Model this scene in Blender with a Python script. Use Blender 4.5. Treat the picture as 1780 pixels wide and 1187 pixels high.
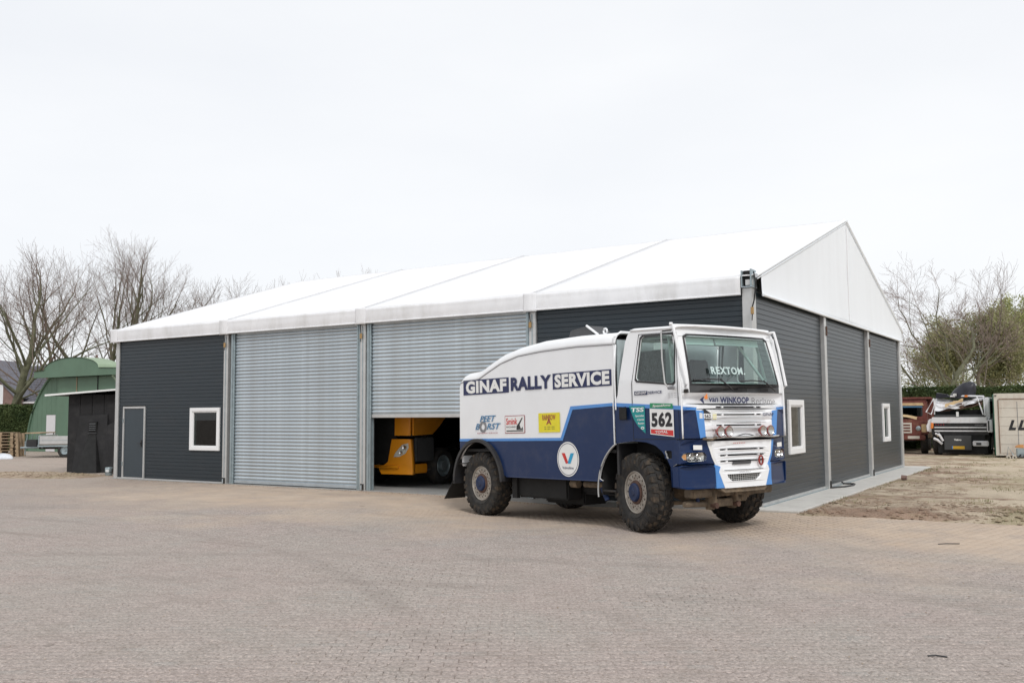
import bpy, bmesh, math, random
import numpy as np
from mathutils import Vector, Matrix, noise
sc = bpy.context.scene
for o in list(bpy.data.objects): bpy.data.objects.remove(o)
COL = sc.collection
R = random.Random(7)
rad = math.radians

# ------------------------------------------------------------------ camera, sky, sun, exposure
CAMP = Vector((5.742, -18.010, 1.890)); YAW = -0.5617; PITCH = 0.07677; ROLL = -0.00767
def _cam():
    cd = bpy.data.cameras.new('camera'); co = bpy.data.objects.new('camera', cd); COL.objects.link(co)
    cd.sensor_width = 36; cd.lens = 36 * 1625.2 / 1780; cd.clip_start = 0.1; cd.clip_end = 5000
    F = Vector((math.sin(YAW) * math.cos(PITCH), math.cos(YAW) * math.cos(PITCH), math.sin(PITCH)))
    r = Vector((math.cos(YAW), -math.sin(YAW), 0)); u = r.cross(F)
    r2 = r * math.cos(ROLL) + u * math.sin(ROLL); u2 = -r * math.sin(ROLL) + u * math.cos(ROLL)
    m = Matrix((r2, u2, -F)).transposed().to_4x4(); m.translation = CAMP
    co.matrix_world = m; sc.camera = co
_cam()
SUN_EL = rad(48); SUN_DIR = Vector((0.74, -0.67, 0)).normalized()      # horizontal direction towards the sun
w = bpy.data.worlds.new('World'); sc.world = w; w.use_nodes = True
nt = w.node_tree; N = nt.nodes; L = nt.links
bg = N['Background']; out = N['World Output']
sky = N.new('ShaderNodeTexSky'); sky.sky_type = 'NISHITA'; sky.sun_disc = False
sky.sun_elevation = SUN_EL; sky.sun_rotation = math.atan2(SUN_DIR.x, SUN_DIR.y)
L.new(sky.outputs[0], bg.inputs[0]); bg.inputs[1].default_value = 0.1
tc = N.new('ShaderNodeTexCoord'); mp = N.new('ShaderNodeMapping'); mp.inputs['Scale'].default_value = (1, 1, 3.2)
ns = N.new('ShaderNodeTexNoise'); ns.inputs['Scale'].default_value = 1.7; ns.inputs['Detail'].default_value = 5; ns.inputs['Roughness'].default_value = .5
cr = N.new('ShaderNodeValToRGB'); cr.color_ramp.elements[0].position = .3; cr.color_ramp.elements[1].position = .72
cr.color_ramp.elements[0].color = (.86, .88, .915, 1); cr.color_ramp.elements[1].color = (.955, .965, .98, 1)
L.new(tc.outputs['Generated'], mp.inputs[0]); L.new(mp.outputs[0], ns.inputs[0]); L.new(ns.outputs[0], cr.inputs[0])
bg2 = N.new('ShaderNodeBackground'); L.new(cr.outputs[0], bg2.inputs[0]); bg2.inputs[1].default_value = 1.0
mx = N.new('ShaderNodeMixShader'); mx.inputs[0].default_value = .93
L.new(bg.outputs[0], mx.inputs[1]); L.new(bg2.outputs[0], mx.inputs[2]); L.new(mx.outputs[0], out.inputs[0])
sd = bpy.data.lights.new('sun', 'SUN'); so = bpy.data.objects.new('sun', sd); COL.objects.link(so)
sd.energy = 1.5; sd.angle = rad(13); sd.color = (1, .98, .955)
so.rotation_euler = Vector((SUN_DIR.x * math.cos(SUN_EL), SUN_DIR.y * math.cos(SUN_EL), math.sin(SUN_EL))).to_track_quat('Z', 'Y').to_euler()
sc.view_settings.view_transform = 'Standard'; sc.view_settings.look = 'None'
sc.view_settings.exposure = 0.10; sc.view_settings.gamma = 1.0; sc.view_settings.use_curve_mapping = False

# ------------------------------------------------------------------ materials
def mat(name, color, rough=.6, metal=0., var=.12, vscale=6., bump=0., bscale=60., spec=.5, coat=0., dirt=None, dirts=2.5, dirtf=.5, rand=0., stretch=None):
    m = bpy.data.materials.new(name); m.use_nodes = True; t = m.node_tree; n = t.nodes; l = t.links
    b = n['Principled BSDF']; b.inputs['Roughness'].default_value = rough; b.inputs['Metallic'].default_value = metal
    b.inputs['Specular IOR Level'].default_value = spec; b.inputs['Coat Weight'].default_value = coat; b.inputs['Coat Roughness'].default_value = .08
    tcn = n.new('ShaderNodeTexCoord'); src = tcn.outputs['Object']
    if stretch:
        mpp = n.new('ShaderNodeMapping'); mpp.inputs['Scale'].default_value = stretch; l.new(src, mpp.inputs[0]); src = mpp.outputs[0]
    nz = n.new('ShaderNodeTexNoise'); nz.inputs['Scale'].default_value = vscale; nz.inputs['Detail'].default_value = 6; nz.inputs['Roughness'].default_value = .6
    l.new(src, nz.inputs[0])
    mr = n.new('ShaderNodeMapRange'); mr.inputs[1].default_value = .3; mr.inputs[2].default_value = .7; mr.inputs[3].default_value = 1 - var; mr.inputs[4].default_value = 1 + var
    l.new(nz.outputs[0], mr.inputs[0])
    vm = n.new('ShaderNodeVectorMath'); vm.operation = 'SCALE'; vm.inputs[0].default_value = color[:3]; l.new(mr.outputs[0], vm.inputs['Scale'])
    col = vm.outputs[0]
    if rand:
        oi = n.new('ShaderNodeObjectInfo'); m2 = n.new('ShaderNodeMapRange'); m2.inputs[3].default_value = 1 - rand; m2.inputs[4].default_value = 1 + rand
        l.new(oi.outputs['Random'], m2.inputs[0]); v2 = n.new('ShaderNodeVectorMath'); v2.operation = 'SCALE'; l.new(col, v2.inputs[0]); l.new(m2.outputs[0], v2.inputs['Scale']); col = v2.outputs[0]
    if dirt:
        nd = n.new('ShaderNodeTexNoise'); nd.inputs['Scale'].default_value = dirts; nd.inputs['Detail'].default_value = 8; nd.inputs['Roughness'].default_value = .65
        l.new(src, nd.inputs[0]); rp = n.new('ShaderNodeMapRange'); rp.inputs[1].default_value = .5; rp.inputs[2].default_value = .72; rp.inputs[3].default_value = 0; rp.inputs[4].default_value = dirtf
        l.new(nd.outputs[0], rp.inputs[0]); mxc = n.new('ShaderNodeMix'); mxc.data_type = 'RGBA'
        l.new(rp.outputs[0], mxc.inputs[0]); l.new(col, mxc.inputs[6]); mxc.inputs[7].default_value = (*dirt, 1); col = mxc.outputs[2]
    l.new(col, b.inputs['Base Color'])
    if bump:
        nb = n.new('ShaderNodeTexNoise'); nb.inputs['Scale'].default_value = bscale; nb.inputs['Detail'].default_value = 5; l.new(src, nb.inputs[0])
        bp = n.new('ShaderNodeBump'); bp.inputs['Strength'].default_value = min(1, bump); bp.inputs['Distance'].default_value = .01; l.new(nb.outputs[0], bp.inputs['Height']); l.new(bp.outputs[0], b.inputs['Normal'])
    return m
def glass(name, tint, ior=1.5, rough=.01):
    m = bpy.data.materials.new(name); m.use_nodes = True; t = m.node_tree; n = t.nodes; l = t.links
    n.remove(n['Principled BSDF']); o = n['Material Output']
    tr = n.new('ShaderNodeBsdfTransparent'); tr.inputs[0].default_value = (*tint, 1)
    gl = n.new('ShaderNodeBsdfGlossy'); gl.inputs['Roughness'].default_value = rough
    fr = n.new('ShaderNodeFresnel'); fr.inputs[0].default_value = ior; mm = n.new('ShaderNodeMixShader')
    gg = n.new('ShaderNodeNewGeometry'); im = n.new('ShaderNodeMapRange'); im.inputs[3].default_value = ior; im.inputs[4].default_value = 1 / ior; l.new(gg.outputs['Backfacing'], im.inputs[0]); l.new(im.outputs[0], fr.inputs[0])
    l.new(fr.outputs[0], mm.inputs[0]); l.new(tr.outputs[0], mm.inputs[1]); l.new(gl.outputs[0], mm.inputs[2]); l.new(mm.outputs[0], o.inputs[0])
    return m
DUST = (.30, .24, .18)
M = dict(
 white=mat('white_paint', (.85, .86, .87), .35, var=.02, vscale=2, coat=.15, bump=.03, bscale=2.2, dirt=(.66, .63, .58), dirts=1.2, dirtf=.12),
 blue=mat('navy_paint', (.0035, .021, .083), .32, var=.10, vscale=1.5, coat=.0, spec=.40, dirt=(.07, .07, .085), dirts=3, dirtf=.28),
 lblue=mat('light_blue_paint', (.085, .27, .64), .35, var=.05),
 navy=mat('navy_print', (.012, .02, .085), .5, var=.05),
 black=mat('black_plastic', (.018, .018, .02), .5, var=.2, dirt=(.06, .055, .05)),
 blackprint=mat('black_print', (.015, .015, .018), .5, var=.05),
 dark=mat('dark_metal', (.03, .028, .026), .6, .3, var=.3, dirt=(.10, .07, .045), dirts=6),
 rubber=mat('tyre_rubber', (.032, .031, .030), .82, var=.25, vscale=12, bump=.3, bscale=90, dirt=(.11, .085, .06), dirts=5, dirtf=.55, spec=.3),
 tread=mat('tyre_tread_rubber', (.036, .033, .030), .88, var=.3, vscale=20, bump=.4, bscale=120, dirt=(.15, .11, .075), dirts=7, dirtf=.8, spec=.2),
 rim=mat('worn_alloy', (.36, .33, .29), .5, .45, var=.2, vscale=14, dirt=(.16, .085, .05), dirts=9, dirtf=.6),
 rust=mat('rusty_steel', (.105, .058, .042), .8, .2, var=.35, vscale=15, bump=.3),
 hub=mat('blue_hub', (.010, .026, .08), .6, var=.3, vscale=12, spec=.3, dirt=(.07, .06, .06)),
 chassis=mat('muddy_chassis', (.15, .115, .08), .85, .1, var=.4, vscale=9, bump=.5, bscale=40, dirt=(.30, .22, .14), dirts=5, dirtf=.8),
 under=mat('underbody_black', (.012, .012, .012), .8, .1, var=.4, vscale=5, bump=.3),
 chrome=mat('reflector_chrome', (.75, .75, .76), .12, 1., var=.15, vscale=25),
 amber=mat('amber_lens', (.55, .27, .10), .15, var=.1, coat=.5),
 redlens=mat('red_lens', (.25, .02, .015), .2, var=.2, coat=.5),
 red=mat('red_print', (.62, .035, .03), .5, var=.05), orange=mat('orange_print', (.78, .24, .05), .5, var=.05),
 teal=mat('teal_sticker', (.01, .27, .27), .45, var=.06), green=mat('green_sticker', (.02, .27, .11), .45, var=.06),
 yellow=mat('yellow_sticker', (.78, .68, .02), .45, var=.05), sticker=mat('white_sticker', (.82, .82, .80), .4, var=.02),
 cyan=mat('cyan_print', (.02, .33, .58), .5, var=.05), maroon=mat('maroon_print', (.35, .03, .05), .5, var=.05),
 steelblue=mat('steel_blue_print', (.07, .20, .36), .5, var=.1), grey=mat('grey_print', (.22, .22, .23), .6, var=.1),
 screen=glass('windscreen_glass', (.90, .97, .955), 1.62), sideglass=glass('side_glass', (.84, .90, .88)), pane=glass('window_glass', (.42, .46, .45)),
 lens=glass('lamp_glass', (.92, .92, .9)),
 cage=mat('pale_green_tube', (.50, .60, .56), .5, var=.05), cabin=mat('cabin_reflection_tone', (.40, .47, .48), .8, var=.1),  # cabin colour paled to imitate the grey-green reflection in the windscreen
 seat=mat('seat_cloth', (.02, .02, .022), .95, var=.3, vscale=30),
 curtain=mat('patterned_dark_cloth', (.05, .052, .056), .95, var=.85, vscale=22, bump=.8, bscale=18),
 panel=mat('anthracite_panel', (.0145, .0235, .031), .33, var=.06, vscale=1.2, bump=.04, bscale=200, dirt=(.032, .034, .038), dirts=1.4, dirtf=.35, stretch=(1, 1, 3)),
 panel2=mat('door_panel', (.030, .044, .055), .4, var=.06, vscale=1.5),
 alu=mat('anodised_aluminium', (.56, .56, .55), .42, .55, var=.07, vscale=4, dirt=(.33, .31, .28), dirts=3, dirtf=.25),
 galv=mat('galvanised_steel', (.50, .56, .60), .38, .75, var=.10, vscale=5, bump=.03, bscale=30, rand=.05, dirt=(.40, .42, .42), dirts=1.6, dirtf=.4),
 galvd=mat('galvanised_rail', (.34, .40, .42), .45, .6, var=.12, vscale=8),
 pvc=mat('white_fabric', (.80, .80, .81), .55, var=.03, vscale=1.0, bump=.35, bscale=1.6, stretch=(1.6, .35, 1), dirt=(.66, .66, .66), dirts=1.5, dirtf=.35),
 pvcv=mat('white_fabric_skirt', (.77, .77, .78), .55, var=.06, vscale=2.2, bump=.25, bscale=3.5, dirt=(.52, .51, .48), dirts=1.7, dirtf=.5, stretch=(1, 1, .35)),
 pvcg=mat('white_fabric_gable', (.84, .875, .91), .55, var=.02, vscale=1.5, bump=.22, bscale=5, dirt=(.74, .76, .78), dirts=1.2, dirtf=.25, stretch=(1, 1.2, .12)),
 seam=mat('grey_seam', (.70, .70, .71), .6, var=.05), wframe=mat('white_upvc', (.82, .82, .82), .35, var=.02),
 brass=mat('brass_buckle', (.42, .27, .12), .5, .6, var=.2), strap=mat('black_strap', (.015, .015, .015), .8),
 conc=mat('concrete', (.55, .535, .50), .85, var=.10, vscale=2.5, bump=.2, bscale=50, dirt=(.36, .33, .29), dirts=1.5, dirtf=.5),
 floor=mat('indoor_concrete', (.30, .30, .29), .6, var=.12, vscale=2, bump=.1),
 inner=mat('dark_lining', (.035, .036, .04), .9, var=.1),
 yel=mat('orange_yellow_paint', (.74, .28, .012), .28, var=.04, coat=.4), greyplastic=mat('grey_plastic', (.06, .062, .065), .6),
 hut=mat('green_sheet', (.105, .180, .120), .6, var=.10, vscale=1.0, bump=.1, bscale=8, dirt=(.11, .20, .14), dirts=.8, dirtf=.6),
 hutl=mat('pale_green_roof', (.28, .36, .25), .7, var=.12, vscale=1.2), door=mat('white_door', (.66, .65, .66), .5, var=.03),
 shed=mat('black_board', (.014, .0135, .0145), .8, var=.35, vscale=3, bump=.2, bscale=14, dirt=(.045, .043, .042), dirts=2.5, dirtf=.6),
 slate=mat('slate_tile', (.115, .115, .135), .7, var=.25, vscale=8, rand=.2), brickm=mat('brown_brick', (.20, .13, .11), .85, var=.2, vscale=4, bump=.2),
 wood=mat('pallet_wood', (.30, .22, .14), .85, var=.3, vscale=5, rand=.25), plastic=mat('plastic_bag', (.60, .62, .66), .4, var=.25, vscale=3, bump=.6, bscale=4),
 bark=mat('bark', (.135, .100, .072), .9, var=.3, vscale=6, bump=.4, bscale=20), barkg=mat('mossy_bark', (.14, .14, .085), .9, var=.35, vscale=3),
 barkl=mat('pale_bark', (.20, .17, .135), .9, var=.3, vscale=4), twigl=mat('pale_twig', (.25, .19, .17), .9, var=.2), twig=mat('twig', (.20, .15, .125), .9, var=.2, vscale=2), twigg=mat('olive_twig', (.20, .21, .105), .9, var=.2),
 redp=mat('faded_red_paint', (.15, .040, .030), .65, var=.35, vscale=3, dirt=(.30, .17, .10), dirts=4, dirtf=.7),
 creamp=mat('faded_cream_paint', (.55, .40, .22), .65, var=.2, vscale=3, dirt=(.26, .12, .07), dirts=4, dirtf=.6),
 wreckw=mat('dented_white_paint', (.76, .76, .78), .4, var=.08, vscale=3, bump=.6, bscale=3, dirt=(.25, .14, .09), dirts=3, dirtf=.5),
 bagk=mat('black_tarp', (.014, .014, .022), .45, var=.3, bump=1., bscale=3), plateY=mat('yellow_plate', (.62, .36, .03), .5, var=.2, vscale=40),
 contw=mat('cream_trailer', (.60, .56, .49), .6, var=.04, vscale=1, dirt=(.33, .20, .13), dirts=3, dirtf=.35, stretch=(1, 1, .4)),
 brown=mat('brown_seal', (.20, .11, .07), .8, var=.3), greend=mat('green_edge', (.02, .13, .07), .6),
 glasstext=mat('pale_screen_letters', (.50, .62, .60), .6), skin=mat('white_label', (.7, .72, .72), .5))

def wire_mat():   # ground family, all driven by world position
    pass
def posnodes(m):
    m.use_nodes = True; t = m.node_tree; n = t.nodes; l = t.links; b = n['Principled BSDF']; g = n.new('ShaderNodeNewGeometry')
    return t, n, l, b, g.outputs['Position']
def noise_n(n, l, src, scale, detail=6, rough=.6, dist=0):
    z = n.new('ShaderNodeTexNoise'); z.inputs['Scale'].default_value = scale; z.inputs['Detail'].default_value = detail; z.inputs['Roughness'].default_value = rough; z.inputs['Distortion'].default_value = dist
    l.new(src, z.inputs[0]); return z.outputs[0]
def mapr(n, l, v, a, b_, c, d):
    r = n.new('ShaderNodeMapRange'); l.new(v, r.inputs[0])
    for i, q in zip((1, 2, 3, 4), (a, b_, c, d)): r.inputs[i].default_value = q
    return r.outputs[0]
def mixc(n, l, f, a, b_):
    x = n.new('ShaderNodeMix'); x.data_type = 'RGBA'
    if isinstance(f, float): x.inputs[0].default_value = f
    else: l.new(f, x.inputs[0])
    for i, q in ((6, a), (7, b_)):
        if isinstance(q, tuple): x.inputs[i].default_value = (*q, 1)
        else: l.new(q, x.inputs[i])
    return x.outputs[2]
def mth(n, l, op, a, b_=None):
    x = n.new('ShaderNodeMath'); x.operation = op
    for i, q in ((0, a), (1, b_)):
        if q is None: continue
        if isinstance(q, (int, float)): x.inputs[i].default_value = q
        else: l.new(q, x.inputs[i])
    return x.outputs[0]
def yard_mat(name, kind):
    """kind: 'paver' (a concrete block), 'joint' (the sandy bed and the far paving)"""
    m = bpy.data.materials.new(name); t, n, l, b, P = posnodes(m)
    b.inputs['Roughness'].default_value = .85; b.inputs['Specular IOR Level'].default_value = .3
    fine = noise_n(n, l, P, 36, 5, .85); med = noise_n(n, l, P, 15, 4, .75); big = noise_n(n, l, P, .55, 6, .62, .3); mid = noise_n(n, l, P, 3.1, 5, .65)
    c = mixc(n, l, mapr(n, l, big, .36, .64, 0, 1), (.336, .283, .258), (.322, .292, .264))
    if kind == 'paver':
        at = n.new('ShaderNodeAttribute'); at.attribute_name = 'tone'
        oi = n.new('ShaderNodeObjectInfo')
        tone = mth(n, l, 'FRACT', mth(n, l, 'ADD', at.outputs['Fac'], oi.outputs['Random']))
        c = mixc(n, l, mapr(n, l, tone, .93, .95, 0, .35), c, (.235, .24, .225))
        tv = n.new('ShaderNodeVectorMath'); tv.operation = 'SCALE'; l.new(c, tv.inputs[0]); l.new(mapr(n, l, tone, 0, 1, .94, 1.06), tv.inputs['Scale']); c = tv.outputs[0]
    else:
        c = mixc(n, l, mapr(n, l, med, .35, .65, 0, .6), c, (.25, .20, .17))
        br = n.new('ShaderNodeTexBrick'); mp_ = n.new('ShaderNodeMapping'); mp_.inputs['Rotation'].default_value = (0, 0, -YAW); l.new(P, mp_.inputs[0]); l.new(mp_.outputs[0], br.inputs[0])
        br.inputs['Scale'].default_value = 1; br.inputs['Brick Width'].default_value = .214; br.inputs['Row Height'].default_value = .109; br.inputs['Mortar Size'].default_value = .006
        br.inputs['Color1'].default_value = (1, 1, 1, 1); br.inputs['Color2'].default_value = (.88, .88, .88, 1); br.inputs['Mortar'].default_value = (.78, .76, .74, 1)
        mb = n.new('ShaderNodeMix'); mb.data_type = 'RGBA'; mb.blend_type = 'MULTIPLY'; mb.inputs[0].default_value = .5; l.new(c, mb.inputs[6]); l.new(br.outputs[0], mb.inputs[7]); c = mb.outputs[2]
    # pale grit lying in every pore, dark specks
    c = mixc(n, l, mapr(n, l, fine, .50, .64, 0, .85), c, (.62, .525, .465))
    c = mixc(n, l, mapr(n, l, fine, .47, .36, 0, .85), c, (.125, .098, .083))
    c = mixc(n, l, mapr(n, l, med, .47, .36, 0, .4), c, (.19, .155, .135))
    c = mixc(n, l, mapr(n, l, mid, .30, .52, .38, 0), c, (.235, .20, .17))
    # tan sand swept over the paving in front of the hall
    sp = n.new('ShaderNodeSeparateXYZ'); l.new(P, sp.inputs[0])
    e = mth(n, l, 'ADD', sp.outputs[1], mapr(n, l, noise_n(n, l, P, .35, 5, .6), .3, .7, -2.4, 2.4))
    f1 = mapr(n, l, e, -6.6, -2.6, 0, 1)
    xl = mth(n, l, 'ADD', sp.outputs[0], mapr(n, l, mid, .3, .7, -2, 2)); f1 = mth(n, l, 'MULTIPLY', f1, mapr(n, l, xl, -19, -12, .30, 1))
    f1 = mth(n, l, 'MULTIPLY', f1, mapr(n, l, noise_n(n, l, P, 1.3, 7, .7), .28, .55, .35, 1))
    sand = mixc(n, l, mapr(n, l, big, .4, .6, 0, 1), (.47, .37, .285), (.52, .42, .33))
    sand = mixc(n, l, mapr(n, l, med, .4, .7, 0, .35), sand, (.33, .25, .18))
    c = mixc(n, l, f1, c, sand)
    # old tyre scrubs and oil stains
    mpS = n.new('ShaderNodeMapping'); mpS.inputs['Scale'].default_value = (.35, 1.6, 1); mpS.inputs['Rotation'].default_value = (0, 0, .25); l.new(P, mpS.inputs[0])
    st = noise_n(n, l, mpS.outputs[0], .9, 6, .55, .4); c = mixc(n, l, mapr(n, l, st, .60, .76, 0, .45), c, (.19, .155, .13))
    spt = noise_n(n, l, P, 1.9, 2, .5); c = mixc(n, l, mapr(n, l, spt, .72, .76, 0, .45), c, (.13, .11, .095))
    for cx, cy, r0, wd in ((-9, -22, 16.2, .16), (-9, -22, 14.3, .16), (6, -30, 21.5, .2), (6, -30, 23.4, .2)):
        dv = n.new('ShaderNodeVectorMath'); dv.operation = 'DISTANCE'; l.new(P, dv.inputs[0]); dv.inputs[1].default_value = (cx, cy, 0)
        dd = mth(n, l, 'ABSOLUTE', mth(n, l, 'SUBTRACT', mth(n, l, 'ADD', dv.outputs['Value'], mth(n, l, 'MULTIPLY', mid, .12)), r0 + .06))
        c = mixc(n, l, mth(n, l, 'MULTIPLY', mapr(n, l, dd, wd, wd * .6, 0, .28), mapr(n, l, big, .42, .6, .2, 1)), c, (.22, .185, .165))
    l.new(c, b.inputs['Base Color'])
    bp = n.new('ShaderNodeBump'); bp.inputs['Strength'].default_value = .9; bp.inputs['Distance'].default_value = .004
    h = mth(n, l, 'ADD', fine, med)
    l.new(h, bp.inputs['Height']); l.new(bp.outputs[0], b.inputs['Normal'])
    return m
M['paver'] = yard_mat('paving_block', 'paver'); M['bed'] = yard_mat('sandy_joint', 'joint')
def dirt_mat(name, clod=False):
    m = bpy.data.materials.new(name); t, n, l, b, P = posnodes(m)
    b.inputs['Roughness'].default_value = .95; b.inputs['Specular IOR Level'].default_value = .15
    mpS = n.new('ShaderNodeMapping'); mpS.inputs['Scale'].default_value = (1.0, 1.0, 1); mpS.inputs['Rotation'].default_value = (0, 0, .5); l.new(P, mpS.inputs[0])
    mpT = n.new('ShaderNodeMapping'); mpT.inputs['Scale'].default_value = (.45, 1.5, 1); mpT.inputs['Rotation'].default_value = (0, 0, .5); l.new(P, mpT.inputs[0])
    big = noise_n(n, l, mpT.outputs[0], .42, 6, .62, .5); mid = noise_n(n, l, mpS.outputs[0], 2.3, 7, .7); fine = noise_n(n, l, P, 45, 5, .75)
    c = mixc(n, l, mapr(n, l, big, .42, .56, 0, 1), (.38, .255, .185), (.62, .53, .40))
    c = mixc(n, l, mapr(n, l, mid, .40, .60, .75, 0), c, (.235, .165, .12))
    sp = n.new('ShaderNodeSeparateXYZ'); l.new(P, sp.inputs[0]); px = mth(n, l, 'ADD', mth(n, l, 'ADD', sp.outputs[0], mth(n, l, 'MULTIPLY', mapr(n, l, noise_n(n, l, mpT.outputs[0], .8, 7, .65, .4), .3, .7, -2.6, 2.6), 1.0)), mth(n, l, 'MULTIPLY', sp.outputs[1], .10))
    c = mixc(n, l, mapr(n, l, px, 3.2, 4.4, 0, .85), c, (.60, .51, .385))
    gr = noise_n(n, l, P, .33, 6, .7, .3); c = mixc(n, l, mapr(n, l, gr, .50, .60, 0, .6), c, (.31, .27, .15))
    c = mixc(n, l, mapr(n, l, fine, .5, .7, 0, .6), c, (.62, .53, .42)); c = mixc(n, l, mapr(n, l, fine, .46, .33, 0, .6), c, (.12, .085, .06))
    if clod: c = mixc(n, l, .35, c, (.27, .18, .125))
    l.new(c, b.inputs['Base Color'])
    bp = n.new('ShaderNodeBump'); bp.inputs['Strength'].default_value = 1; bp.inputs['Distance'].default_value = .03; l.new(mth(n, l, 'ADD', fine, mid), bp.inputs['Height']); l.new(bp.outputs[0], b.inputs['Normal'])
    return m
M['dirt'] = dirt_mat('bare_soil'); M['clod'] = dirt_mat('soil_clod', True)
def leaf_mat(name, c1, c2, tr=.25):
    m = bpy.data.materials.new(name); t, n, l, b, P = posnodes(m)
    v = noise_n(n, l, P, 1.1, 4); f = noise_n(n, l, P, 17, 3)
    c = mixc(n, l, mapr(n, l, mth(n, l, 'ADD', mth(n, l, 'MULTIPLY', v, .55), mth(n, l, 'MULTIPLY', f, .45)), .38, .62, 0, 1), c1, c2)
    l.new(c, b.inputs['Base Color']); b.inputs['Roughness'].default_value = .7; b.inputs['Specular IOR Level'].default_value = .25
    ts = n.new('ShaderNodeBsdfTranslucent'); l.new(c, ts.inputs[0]); mm = n.new('ShaderNodeMixShader'); mm.inputs[0].default_value = tr
    l.new(b.outputs[0], mm.inputs[1]); l.new(ts.outputs[0], mm.inputs[2]); l.new(mm.outputs[0], n['Material Output'].inputs[0]); return m
M['hedge'] = leaf_mat('hedge_leaf', (.035, .060, .020), (.11, .14, .05)); M['willow'] = leaf_mat('young_willow_leaf', (.25, .29, .10), (.44, .45, .20))
M['olive'] = leaf_mat('budding_leaf', (.26, .27, .12), (.42, .41, .22)); M['grass'] = leaf_mat('dry_grass', (.13, .15, .05), (.36, .31, .17))

# ------------------------------------------------------------------ mesh helpers
def tag(o, label=None, cat=None, group=None, kind=None):
    if label: o['label'] = label
    if cat: o['category'] = cat
    if group: o['group'] = group
    if kind: o['kind'] = kind
    return o
def link(name, me, m=None, parent=None, loc=None, smooth=False):
    o = bpy.data.objects.new(name, me); COL.objects.link(o)
    if m is not None and me is not None and not me.materials: me.materials.append(M[m] if isinstance(m, str) else m)
    if parent: o.parent = parent
    if loc: o.location = loc
    if smooth and me: me.polygons.foreach_set('use_smooth', [True] * len(me.polygons))
    return o
def empty(name, loc, rz=0, label=None, cat=None, group=None, ry=0):
    o = bpy.data.objects.new(name, None); COL.objects.link(o); o.location = loc; o.rotation_euler = (0, ry, rz)
    o.empty_display_size = .3
    return tag(o, label, cat, group)
class MB:
    def __init__(s): s.v = []; s.f = []
    def add(s, vs, fs):
        k = len(s.v); s.v += [tuple(p) for p in vs]; s.f += [tuple(i + k for i in f) for f in fs]; return s
    def box(s, x0, x1, y0, y1, z0, z1, mtx=None):
        vs = [Vector((x, y, z)) for x in (x0, x1) for y in (y0, y1) for z in (z0, z1)]
        if mtx: vs = [mtx @ p for p in vs]
        return s.add(vs, [(0, 1, 3, 2), (4, 6, 7, 5), (0, 4, 5, 1), (2, 3, 7, 6), (0, 2, 6, 4), (1, 5, 7, 3)])
    def hexa(s, a, b):   # two quads
        return s.add(list(a) + list(b), [(3, 2, 1, 0), (4, 5, 6, 7), (0, 1, 5, 4), (1, 2, 6, 5), (2, 3, 7, 6), (3, 0, 4, 7)])
    def tube(s, pts, r, n=8, cap=True):
        pts = [Vector(p) for p in pts]; rs = r if isinstance(r, (list, tuple)) else [r] * len(pts); vs = []; up = Vector((0, 0, 1))
        for i, p in enumerate(pts):
            d = (pts[min(i + 1, len(pts) - 1)] - pts[max(i - 1, 0)]); d = d.normalized() if d.length > 1e-9 else up
            a = d.cross(Vector((0, 0, 1)) if abs(d.z) < .9 else Vector((1, 0, 0))).normalized(); b = d.cross(a)
            vs += [p + (a * math.cos(2 * math.pi * k / n) + b * math.sin(2 * math.pi * k / n)) * rs[i] for k in range(n)]
        fs = [(i * n + k, i * n + (k + 1) % n, (i + 1) * n + (k + 1) % n, (i + 1) * n + k) for i in range(len(pts) - 1) for k in range(n)]
        if cap: fs += [tuple(range(n))[::-1], tuple((len(pts) - 1) * n + k for k in range(n))]
        return s.add(vs, fs)
    def lathe(s, prof, n=32, axis='Y', c=(0, 0, 0)):   # prof: (axial, radius)
        vs = []; c = Vector(c)
        for a, r in prof:
            for k in range(n):
                t = 2 * math.pi * k / n; u, w_ = r * math.cos(t), r * math.sin(t)
                vs.append(c + (Vector((u, a, w_)) if axis == 'Y' else Vector((a, u, w_)) if axis == 'X' else Vector((u, w_, a))))
        return s.add(vs, [(i * n + k, i * n + (k + 1) % n, (i + 1) * n + (k + 1) % n, (i + 1) * n + k) for i in range(len(prof) - 1) for k in range(n)])
    def grid(s, fn, nu, nv):
        vs = [fn(i / nu, j / nv) for i in range(nu + 1) for j in range(nv + 1)]
        return s.add(vs, [(i * (nv + 1) + j, (i + 1) * (nv + 1) + j, (i + 1) * (nv + 1) + j + 1, i * (nv + 1) + j + 1) for i in range(nu) for j in range(nv)])
    def prism(s, poly, y0, y1, pl='XZ'):   # convex or simple polygon in the XZ plane, extruded along Y
        f = {'XZ': lambda a, b, c: (a, c, b), 'YZ': lambda a, b, c: (c, a, b), 'XY': lambda a, b, c: (a, b, c)}[pl]; n = len(poly)
        return s.add([f(a, b, y0) for a, b in poly] + [f(a, b, y1) for a, b in poly], [tuple(range(n)), tuple(range(n, 2 * n))[::-1]] + [(i, (i + 1) % n, n + (i + 1) % n, n + i) for i in range(n)])
    def mesh(s, name='mesh', bevel=0, seg=1, recalc=True, weld=False):
        me = bpy.data.meshes.new(name); me.from_pydata(s.v, [], s.f)
        if recalc or bevel:
            bm = bmesh.new(); bm.from_mesh(me)
            if weld: bmesh.ops.remove_doubles(bm, verts=bm.verts, dist=1e-4)
            bmesh.ops.recalc_face_normals(bm, faces=bm.faces)
            if bevel:
                es = [e for e in bm.edges if len(e.link_faces) == 2 and e.calc_face_angle(0) > .5]
                bmesh.ops.bevel(bm, geom=es, offset=bevel, segments=seg, affect='EDGES', clamp_overlap=True)
            bm.to_mesh(me); bm.free()
        return me
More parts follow.
